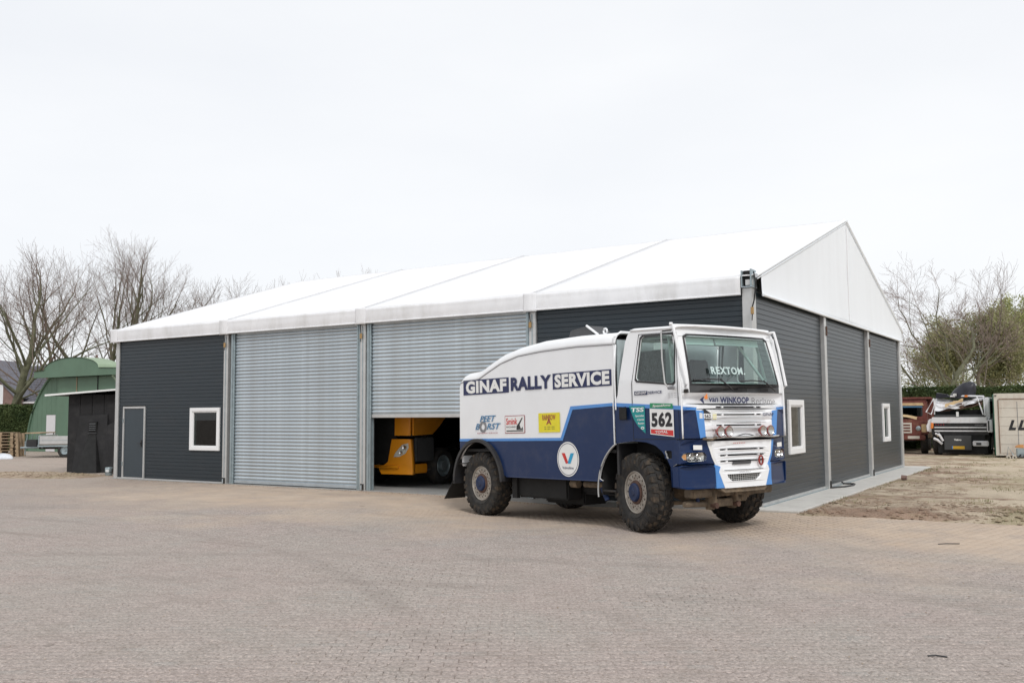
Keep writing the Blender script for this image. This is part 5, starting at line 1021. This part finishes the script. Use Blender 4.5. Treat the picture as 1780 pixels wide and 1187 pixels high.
MB().hexa([(-.68, -.05, .0), (.50, -.05, .0), (.50, .0, .0), (-.68, .0, .0)], [(-.62, .32, 1.92), (.34, .32, 1.98), (.34, .36, 1.98), (-.62, .36, 1.92)]).build('sheet', 'shed', Lp)
MB().hexa([(-.42, -.35, .0), (.30, -.35, .0), (.34, -.08, .0), (-.46, -.08, .0)], [(-.22, .18, 1.30), (.02, .18, 1.30), (.02, .24, 1.30), (-.22, .24, 1.30)]).build('tapered_chute', 'under', Lp, bevel=.01)
MB().box(-.24, .04, .17, .26, 1.34, 1.72).build('hatch', 'under', Lp); MB().box(-.25, .05, .15, .17, 1.31, 1.335).build('hatch_sill', 'greyplastic', Lp)
for k in range(4): MB().hexa([(-.21, .14, 1.42 + k * .07), (.01, .14, 1.42 + k * .07), (.01, .17, 1.45 + k * .07), (-.21, .17, 1.45 + k * .07)], [(-.21, .145, 1.43 + k * .07), (.01, .145, 1.43 + k * .07), (.01, .175, 1.46 + k * .07), (-.21, .175, 1.46 + k * .07)]).build('louvre', 'greyplastic', Lp)
Lp2 = tag(MB().hexa([(-.25, -.05, .0), (.22, -.05, .0), (.22, .0, .0), (-.25, .0, .0)], [(-.20, .3, 1.6), (.15, .3, 1.75), (.15, .34, 1.75), (-.20, .34, 1.6)]).build('leaning_board', 'shed'), 'narrow black board leaning on the shed wall, right of the louvred panel', 'board'); Lp2.location = S(-13.72, 31.95, 0); Lp2.rotation_euler = (0, 0, SITE)
Pm = at('drum_pump', -12.98, 30.25, 0, 'small grey-green drum pump with a coiled hose by the left corner post of the hall', 'pump')
MB().lathe([(.0, .0), (.0, .10), (.05, .115), (.22, .115), (.27, .10), (.27, .0)], 20, 'Z').build('drum', 'galvd', Pm, smooth=True); MB().lathe([(.10, .118), (.11, .122), (.12, .118)], 20, 'Z').build('drum_band', 'dark', Pm); MB().box(-.05, .05, -.125, -.11, .12, .2).build('drum_label', 'skin', Pm)
for k in range(4): MB().tube([(.30 + .17 * math.cos(t), -.02 * k + .03 * math.sin(3 * t), .175 + .155 * math.sin(t)) for t in np.linspace(0, 6.28, 24)], .016, 6, cap=False).build('hose_coil', 'rubber', Pm, smooth=True)

Tr = at('flatbed_trailer', -22.45, 44.0, 4, 'grey aluminium flatbed trailer with drop sides parked in front of the green hut', 'trailer')
for k in range(3): MB().box(.28 + k * 1.75, 2.02 + k * 1.75, -.03, .0, .62, 1.0).build('drop_side', 'alu', Tr, bevel=.008, seg=1)
for k in range(3): MB().box(.28 + k * 1.75, 2.02 + k * 1.75, -.035, -.031, .79, .81).build('side_groove', 'galvd', Tr)
for k in range(4): MB().box(.235 + k * 1.75, .275 + k * 1.75, -.05, .02, .58, 1.02).build('stake', 'galvd', Tr)
MB().box(.27, 5.5, .01, 2.0, .56, .62).build('deck', 'wood', Tr); MB().box(.27, .30, .0, 2.0, .62, 1.05).build('headboard', 'alu', Tr)
MB().box(.2, 5.5, -.02, .0, .50, .58).build('side_rail', 'galvd', Tr); MB().box(.1, 5.4, .4, 1.6, .38, .52).build('chassis', 'dark', Tr)
MB().box(-.30, .18, -.05, .35, .50, .84).build('tool_box', 'black', Tr, bevel=.02); MB().tube([(.3, .4, .47), (-.95, .9, .44)], .05, 6).build('drawbar', 'galvd', Tr); MB().tube([(.3, 1.4, .47), (-.95, .95, .44)], .05, 6).build('drawbar', 'galvd', Tr)
for y in (.1, 1.8): MB().tube([(-.38, y, .50), (-.38, y, 1.14), (.25, y, 1.14)], .022, 6).build('rack_tube', 'galvd', Tr)
MB().box(-.42, .26, .05, 1.85, 1.12, 1.17).build('rack_plank', 'wood', Tr)
for k in range(4): MB().tube([(-.40 + .0 * k, .1 + k * .5, .50), (-.40, .35 + k * .5, 1.10)], .014, 5).build('rack_brace', 'galvd', Tr)
MB().tube([(-.75, .9, .10), (-.75, .9, .75)], .03, 6).build('jockey_stand', 'galvd', Tr)
for x in (1.42, 2.22):
    for yy_ in (.12, 1.75):
        w_ = MB().lathe([(-.10, .19), (-.11, .29), (-.09, .325), (.09, .325), (.11, .29), (.10, .19)], 22, c=(x, yy_, .325)).build('wheel', 'rubber', Tr, smooth=True); MB().lathe([(-.10, .19), (-.05, .17), (-.04, .06), (-.08, .05), (-.08, 0)], 18, c=(x, yy_, .325)).build('rim', 'galvd', w_, smooth=True)
    MB().tube([(x + .37 * math.cos(t), .12, .325 + .37 * math.sin(t)) for t in np.linspace(.2, 2.94, 10)], .02, 6).build('wheel_guard', 'dark', Tr)

# stacked pallets
pp = None
def pallet():
    t = empty('pallet', (0, 0, 0), 0)
    for k in range(7): MB().box(.0, 1.2, k * .117, k * .117 + .095, .122, .144).build('board', 'wood', t)
    for y in (0, .35, .70): MB().box(0, 1.2, y, y + .10, .0, .022).build('runner', 'wood', t)
    for y in (0, .35, .70):
        for x in (0, .53, 1.06): MB().box(x, x + .14, y, y + .10, .022, .10).build('block', 'wood', t)
    for x in (0, .53, 1.06): MB().box(x, x + .14, 0, .80, .10, .122).build('cross_board', 'wood', t)
    return t
pl0 = pallet(); words = ['bottom pallet of the stack by the hedge, flat on the ground', 'second pallet from the ground in the stack by the hedge', 'third pallet from the ground in the stack by the hedge', 'fourth pallet from the ground in the stack by the hedge', 'fifth pallet from the ground in the stack by the hedge', 'sixth pallet from the ground in the stack by the hedge', 'seventh pallet up, just under the top of the stack', 'topmost pallet of the stack by the hedge']
for k in range(8):
    o = pl0 if k == 0 else copy_tree(pl0); o.location = S(-25.35 + R.uniform(-.03, .03), 45.3, .145 * k + .004); o.rotation_euler = (0, 0, SITE + rad(6) + R.uniform(-.04, .04)); tag(o, words[k], 'pallet', 'wooden pallets stacked by the left hedge')
pv = at('tipped_pallet', -24.12, 45.4, 5, 'worn pallet standing on edge against the right side of the pallet stack', 'pallet')
for k in range(6): MB().box(.0 - .05 * k * .3 + .10, .04 + .10 - .05 * k * .3, .0, .8, .02 + k * .19, .15 + k * .19).build('board', 'wood', pv)
for y in (0, .35, .70): MB().hexa([(.15, y, .0), (.25, y, .0), (.25, y + .1, .0), (.15, y + .1, .0)], [(.07, y, 1.12), (.17, y, 1.12), (.17, y + .1, 1.12), (.07, y + .1, 1.12)]).build('block_rail', 'wood', pv)
def bagf(u, v):
    a = u * 2 * math.pi; r_ = math.sin((1 - v) * math.pi / 2); k = 1 + .3 * noise.noise((math.cos(a) * 1.5, math.sin(a) * 1.5, v)); return (.60 * r_ * math.cos(a) * k, .30 * r_ * math.sin(a) * k, .24 * math.cos((1 - v) * math.pi / 2) * (1 + .5 * noise.noise((math.cos(a) * 2, v * 3, 4))))
bg_ = MB().grid(bagf, 26, 10).build('rubbish_bag', 'plastic', smooth=True); tag(bg_, 'crumpled pale plastic sack lying on the paving before the pallets', 'sack'); bg_.location = S(-23.35, 43.0, .0); bg_.rotation_euler = (0, 0, SITE)

# green arched hut
Hu = at('arched_hut', -23.1, 50, -33, 'green arched corrugated hut with a curved door canopy and a white side door', 'hut')
Rh = 4.9
arcp = [(Rh * math.cos(math.pi * k / 36), Rh * math.sin(math.pi * k / 36)) for k in range(37)]
MB().add([(a, 0, b) for a, b in arcp] + [(a, 14, b) for a, b in arcp], [(k, k + 1, 38 + k, 37 + k) for k in range(36)] + [tuple(range(37, 74))]).build('arched_roof', 'hutl', Hu, smooth=True)
MB().tube([(a * 1.004, -.04, b * 1.004) for a, b in arcp], .06, 6).build('arch_edge', 'hut', Hu, smooth=True)
for k in range(22):   # corrugated sheets of the front
    x0, x1 = -4.84 + k * .44, -4.84 + k * .44 + .425; pts_ = [(x0, .0), (x1, .0)] + [(x, math.sqrt(max(.01, Rh * Rh - x * x)) - .02) for x in (x1, (x0 + x1) / 2, x0)]
    if k in (4, 5): pts_[0] = (x0, 2.02); pts_[1] = (x1, 2.02)
    MB().prism(pts_, .0, .035).build('sheet', 'hut', Hu)
d_ = MB().box(-3.07, -2.225, -.01, .02, .02, 2.0).build('door', 'door', Hu); MB().box(-2.34, -2.29, -.04, -.011, .95, 1.05).build('door_handle', 'greyplastic', d_)
for x0, x1 in ((-1.75, -.07), (.0, 1.80), (1.87, 3.5)): MB().box(x0, x1, -.16, -.10, .05, 4.0).build('sliding_door', 'hut', Hu)
for x in (-.06, 1.81): MB().box(x, x + .05, -.19, -.161, .1, 4.0).build('door_strip', 'wood' if x < 0 else 'under', Hu)
can = [(-3.5, 4.02), (3.9, 4.02), (3.9, 4.36), (2.5, 4.40)] + [(2.5 * math.cos(rad(a)), 4.40 + .62 * math.sin(rad(a))) for a in range(15, 166, 10)] + [(-2.5, 4.40), (-3.5, 4.36)]
MB().prism(can, -.55, -.48).build('canopy_front', 'hut', Hu)
cc = [(3.95, 4.37), (2.5, 4.42)] + [(2.52 * math.cos(rad(a)), 4.42 + .62 * math.sin(rad(a))) for a in range(15, 166, 10)] + [(-2.5, 4.42), (-3.55, 4.37)]
MB().add([(a, y, b + .01) for y in (-.6, .6) for a, b in cc], [(k, k + 1, len(cc) + k + 1, len(cc) + k) for k in range(len(cc) - 1)]).build('canopy_top', 'hutl', Hu)
MB().tube([(3.4, -.4, 4.0), (3.9, -.1, 3.3)], .05, 6).build('canopy_brace', 'hutl', Hu)

# brick house behind
Ho = at('brick_house', -47, 80, -4, 'brown brick house with a dark slate roof behind the bare trees', 'house')
MB().box(0, 14, .3, 8, 0, 3.3).build('wall', 'brickm', Ho)
MB().add([(-.3, -.2, 3.1), (14.3, -.2, 3.1), (14.3, 4.1, 6.45), (-.3, 4.1, 6.45), (14.3, 8.3, 3.1), (-.3, 8.3, 3.1)], [(0, 1, 2, 3), (3, 2, 4, 5)]).build('roof', 'slate', Ho); MB().add([(14, .3, 3.2), (14, 8, 3.2), (14, 4.1, 6.3)], [(0, 1, 2)]).build('end_gable', 'brickm', Ho)
sl_ = MB()
for r_ in range(22):
    for c in range(44):
        x = -.25 + c * .325 + (.16 if r_ % 2 else 0); t0 = r_ / 22; y0, z0 = -.2 + 4.3 * t0, 3.1 + 3.35 * t0; y1, z1 = -.2 + 4.3 * (t0 + 1.1 / 22), 3.1 + 3.35 * (t0 + 1.1 / 22); q = R.uniform(.0, .02)
        sl_.add([(x, y0 - .02, z0 + .05 + q), (x + .31, y0 - .02, z0 + .05 + q), (x + .31, y1, z1 + .02), (x, y1, z1 + .02), (x, y0 - .02, z0 + .02), (x + .31, y0 - .02, z0 + .02)], [(0, 1, 2, 3), (0, 4, 5, 1)])
sl_.build('slate_tile', 'slate', Ho)['kind'] = 'stuff'
MB().box(9.2, 10.0, 3.7, 4.5, 6.0, 7.1).build('chimney', 'brickm', Ho); MB().lathe([(7.1, .12), (7.4, .10)], 10, 'Z', (9.6, 4.1, 0)).build('chimney_pot', 'brickm', Ho)
MB().prism([(-.5, 0), (5.6, 0), (5.6, 3.6), (2.55, 6.6), (-.5, 3.6)], -1.6, -.25).build('front_gable', 'brickm', Ho)
MB().hexa([(-.7, -1.75, 3.45), (2.55, -1.75, 6.70), (2.55, 4, 6.70), (-.7, 4, 3.45)], [(-.7, -1.75, 3.57), (2.55, -1.75, 6.82), (2.55, 4, 6.82), (-.7, 4, 3.57)]).build('gable_roof', 'slate', Ho); MB().hexa([(5.8, -1.75, 3.45), (2.55, -1.75, 6.70), (2.55, 4, 6.70), (5.8, 4, 3.45)], [(5.8, -1.75, 3.57), (2.55, -1.75, 6.82), (2.55, 4, 6.82), (5.8, 4, 3.57)]).build('gable_roof', 'slate', Ho)
for x in (3.6, 1.2):
    w_ = MB().box(x, x + 1.05, -1.66, -1.601, 3.0, 4.6).build('window', 'wframe', Ho); MB().box(x + .08, x + .49, -1.67, -1.661, 3.08, 4.5).build('pane', 'skin', w_); MB().box(x + .56, x + .97, -1.67, -1.661, 3.08, 4.5).build('pane', 'skin', w_)
MB().box(-.6, 5.7, -1.8, -1.6, 2.7, 2.85).build('white_fascia', 'door', Ho); MB().box(5.6, 14.3, -.45, -.2, 3.05, 3.2).build('gutter', 'door', Ho)

# ------------------------------------------------------------------ hedges and trees
def hedge(name, p0, p1, h, d, n, m, label):
    v = p1 - p0; Ln = v.length; ang = math.atan2(v.y, v.x); e = empty(name, p0, ang, label, 'hedge'); rng = np.random.RandomState(len(name) + int(h * 10) + n)
    nx = int(Ln / .5)
    def top(x): return h + .10 * noise.noise((x * .7, h, 0)) + .05 * noise.noise((x * 2.5, h, 2))
    mb = MB(); mb.add([(x, y, z) for x in np.linspace(0, Ln, nx) for y, z in ((.15, 0), (.15, top(x) - .18), (d - .15, top(x) - .18), (d - .15, 0))], [(4 * i + k, 4 * i + k + 1, 4 * i + k + 5, 4 * i + k + 4) for i in range(nx - 1) for k in range(3)] + [(0, 3, 2, 1), (4 * nx - 4, 4 * nx - 3, 4 * nx - 2, 4 * nx - 1)]).build('inner_branches', 'twigg' if False else 'hedge', e)
    V = np.zeros((n * 4, 3)); 
    for i in range(n):
        x = rng.rand() * Ln; t = top(x)
        if rng.rand() < .72: z = rng.rand() * t; y = .0 + abs(rng.normal(0, .09)) + .10 * noise.noise((x * 1.3, z * 1.3, 5)) + (.1 if z > t - .15 else 0)
        else: y = rng.rand() * d; z = t - abs(rng.normal(0, .09))
        if rng.rand() < .03: z += .12
        s = rng.uniform(.035, .085); a, b = rng.normal(size=3), rng.normal(size=3); a /= np.linalg.norm(a); b -= a * a.dot(b); b /= np.linalg.norm(b); c = np.array([x, y, z])
        V[4 * i:4 * i + 4] = [c - a * s, c - b * s * .6, c + a * s, c + b * s * .6]
    quads('leaves', V, m, e)
def quads(name, V, m, parent):
    n = len(V) // 4; me = bpy.data.meshes.new(name); me.vertices.add(len(V)); me.vertices.foreach_set('co', V.ravel()); me.loops.add(len(V)); me.loops.foreach_set('vertex_index', np.arange(len(V)))
    me.polygons.add(n); me.polygons.foreach_set('loop_start', np.arange(n) * 4); me.polygons.foreach_set('loop_total', np.full(n, 4)); me.update(calc_edges=True); o = link(name, me, m, parent); o['kind'] = 'stuff'; return o
hedge('hedge', S(15.5, 47.5), S(34, 41.5), 3.02, 1.6, 30000, 'hedge', 'tall clipped dark green hedge behind the old lorries and the cream trailer')
hedge('hedge', S(-40, 58), S(-25.5, 53.5), 2.62, 1.4, 22000, 'hedge', 'dark green clipped hedge left of the arched green hut')
hedge('hedge', S(-27, 62), S(-8, 66), 2.4, 1.6, 5000, 'hedge', 'low green hedge hidden behind the hut and the hall')
def tree(name, loc, H, seed, label, m1='bark', m2='twig', trunk=.32, fork=.30, spread=30, levels=5, n0=7, up=.35, leaf=None, nleaf=0, group=None, rad0=None, lean=(0, 0), lsz=.07, crook=.12):
    rng = random.Random(seed); e = empty(name, loc, rng.random() * 6, label, 'tree', group); big = MB(); segs = []; tips = []
    def grow(p, d, L, r, lv):
        k = 5 if lv < 2 else 4 if lv < 4 else 3; pts = [p.copy()]; rr = [r]; q = p.copy(); dd = d.copy()
        for i in range(k):
            dd = (dd + Vector((rng.gauss(0, crook), rng.gauss(0, crook), rng.gauss(0, crook * .6) + up * .16))).normalized(); q = q + dd * (L / k); pts.append(q.copy()); rr.append(r * (1 - .55 * (i + 1) / k))
        if lv <= 2: big.tube(pts, rr, 8 if lv == 0 else 6 if lv == 1 else 4, cap=False)
        else: segs.append((pts, rr))
        if lv >= levels: tips.append((pts[-1], dd)); tips.append((pts[1], dd)); return
        nb = (n0 if lv == 0 else rng.choice((3, 4, 4)) if lv < levels - 1 else rng.choice((2, 3, 3)))
        for j in range(nb):
            t = (fork + (1 - fork) * (j + .5) / nb) if lv == 0 else (.25 + .75 * (j + rng.random()) / nb); t = min(t, .999); i = int(t * k); f = t * k - i
            b = pts[i].lerp(pts[i + 1], f); rb = rr[i] * (1 - f) + rr[i + 1] * f; ax = (pts[i + 1] - pts[i]).normalized(); pv_ = ax.orthogonal().normalized(); pv_.rotate(Matrix.Rotation(j * 2.4 + rng.uniform(-.5, .5), 3, ax)) 
            an = rad(rng.uniform(.7, 1.3) * spread * (1.15 if lv == 0 else 1)); nd = (ax * math.cos(an) + pv_ * math.sin(an)).normalized()
            l2 = L * (rng.uniform(.62, .85) if lv == 0 else rng.uniform(.45, .72)) * (1.15 - .35 * t if lv == 0 else 1)
            grow(b, nd, l2, max(.005, rb * rng.uniform(.42, .62)), lv + 1)
        grow(pts[-1], dd, L * .55, rr[-1], lv + 1)
    grow(Vector((0, 0, -.1)), Vector((lean[0], lean[1], 1)).normalized(), H * .55, trunk, 0)
    tm_ = big.mesh('trunk', recalc=False); nS = len(segs); np_ = 4; 
    tw = MB()
    for pts, rr in segs: tw.tube(pts, [max(x, .0055) for x in rr], 3, cap=False)
    cm_ = tw.mesh('crown', recalc=False); zs = max(v.co.z for v in cm_.vertices); k = H / zs
    for me in (tm_, cm_):
        co = np.zeros(len(me.vertices) * 3); me.vertices.foreach_get('co', co); me.vertices.foreach_set('co', co * k)
    link('trunk', tm_, m1, e, smooth=True); link('crown', cm_, m2, e)
    if leaf:
        V = np.zeros((nleaf * 4, 3)); nr_ = np.random.RandomState(seed)
        for i in range(nleaf):
            p, dd = tips[rng.randrange(len(tips))]; c = np.array(p) * k + nr_.normal(0, .20, 3); s = nr_.uniform(.5, 1.3) * lsz; a, b = nr_.normal(size=3), nr_.normal(size=3); a /= np.linalg.norm(a); b -= a * a.dot(b); b /= np.linalg.norm(b)
            V[4 * i:4 * i + 4] = [c - a * s, c - b * s * .5, c + a * s, c + b * s * .5]
        quads('leaves', V, leaf, e)
    return e
gL = 'bare trees behind the hut and the hall'
tree('bare_tree', S(-32.3, 60), 13.2, 11, 'leafless tree standing over the left hedge in front of the brick house', 'barkg', 'twig', .42, .22, 34, 5, 8, .35, group=gL)
tree('bare_tree', S(-27.9, 63), 15.2, 5, 'largest leafless tree, spreading above the green arched hut', 'barkg', 'twig', .50, .25, 33, 5, 9, .40, group=gL)
tree('bare_tree', S(-33.0, 68), 13.6, 21, 'leafless tree between the brick house and the largest bare tree', 'bark', 'twig', .3, .25, 30, 5, 6, .35, group=gL)
tree('bare_tree', S(-22.4, 67), 12.4, 9, 'smaller leafless tree above the left end of the white roof', 'bark', 'twig', .32, .25, 32, 5, 7, .3, group=gL)
tree('bare_tree', S(-17.8, 76), 13.7, 14, 'leafless treetop just showing over the roof, the left of two tips', 'bark', 'twig', .25, .3, 13, 4, 5, .5, group=gL)
tree('bare_tree', S(-13.2, 76), 14.6, 17, 'leafless treetop just showing over the middle of the roof, the right of two tips', 'bark', 'twig', .3, .3, 16, 5, 6, .5, group=gL)
gR = 'trees behind the right hedge'
tree('bare_tree', S(24.1, 54), 11.6, 61, 'crooked bare tree with thick limbs beside the right end of the hall', 'barkg', 'twigl', .28, .30, 38, 5, 6, .30, group=gR, crook=.22)
tree('bare_tree', S(27.6, 55), 10.6, 33, 'tall slender bare tree leaning right behind the wrecked lorry', 'barkl', 'twigl', .17, .35, 26, 4, 5, .4, group=gR, lean=(.05, -.08), crook=.2)
tree('budding_tree', S(28.2, 61), 8.3, 41, 'yellow-green budding tree just behind the tall slender bare tree', 'twigg', 'twigg', .16, .10, 20, 5, 8, .7, 'olive', 26000, gR)
tree('budding_tree', S(30.2, 59), 8.7, 43, 'olive green budding tree with upright twigs above the wrecked lorry', 'twigg', 'twigg', .17, .08, 17, 5, 9, .8, 'olive', 34000, gR)
tree('budding_tree', S(36.5, 64), 10.2, 47, 'fresh green leafing tree at the right edge of the view', 'twigg', 'twigg', .22, .15, 25, 5, 8, .45, 'willow', 48000, gR, lsz=.09)
tree('budding_tree', S(26.2, 68), 5.6, 53, 'low greenish tree seen through the limbs of the crooked tree', 'twigg', 'twigg', .2, .10, 30, 5, 7, .5, 'olive', 9000, gR)
tree('budding_tree', S(34.5, 72), 6.4, 57, 'thin grey-green tree in the gap above the cream trailer', 'twigg', 'twigg', .2, .10, 30, 4, 9, .5, 'olive', 6000, gR)

# ------------------------------------------------------------------ litter on the yard
def grit():
    g = MB(); rng = random.Random(3)
    for _ in range(1500):
        x = rng.uniform(-20.3, .9); y = -.14 - abs(rng.gauss(0, .22)); s_ = rng.choice((.004, .006, .009, .014)); z = gz(x, y)
        a = rng.random() * 6.3; c, q = math.cos(a) * s_, math.sin(a) * s_; g.add([(x - c, y - q, z), (x + q, y - c, z), (x + c, y + q, z), (x - q, y + c, z), (x, y, z + s_ * .8)], [(0, 1, 4), (1, 2, 4), (2, 3, 4), (3, 0, 4)])
    for _ in range(500):
        f = rng.uniform(6.5, 18); r_ = rng.uniform(-.6, .6) * f; p = S(r_, f); s_ = rng.choice((.004, .006, .010)); 
        if p.y > -.2: continue
        z = gz(p.x, p.y); a = rng.random() * 6.3; c, q = math.cos(a) * s_, math.sin(a) * s_; g.add([(p.x - c, p.y - q, z), (p.x + q, p.y - c, z), (p.x + c, p.y + q, z), (p.x - q, p.y + c, z), (p.x, p.y, z + s_ * .8)], [(0, 1, 4), (1, 2, 4), (2, 3, 4), (3, 0, 4)])
    tag(g.build('grit', 'clod'), kind='stuff', label='grit and crumbs of soil along the foot of the hall and over the paving')
grit()
for (r_, f, a, L_), lb in zip(((6.15, 13.4, 8, .16), (3.25, 7.35, -12, .07)), ('short dark twig lying on the paving far right of the rally truck', 'tiny dark twig lying on the nearest paving at the lower right')):
    p = S(r_, f); o = tag(MB().tube([(-L_, 0, .008), (-L_ * .2, .01, .012), (L_, -.01, .007)], .006, 5).build('fallen_twig', 'black'), lb, 'twig', 'fallen twigs on the paving'); o.location = (p.x, p.y, gz(p.x, p.y) + .002); o.rotation_euler = (0, 0, SITE + rad(a))
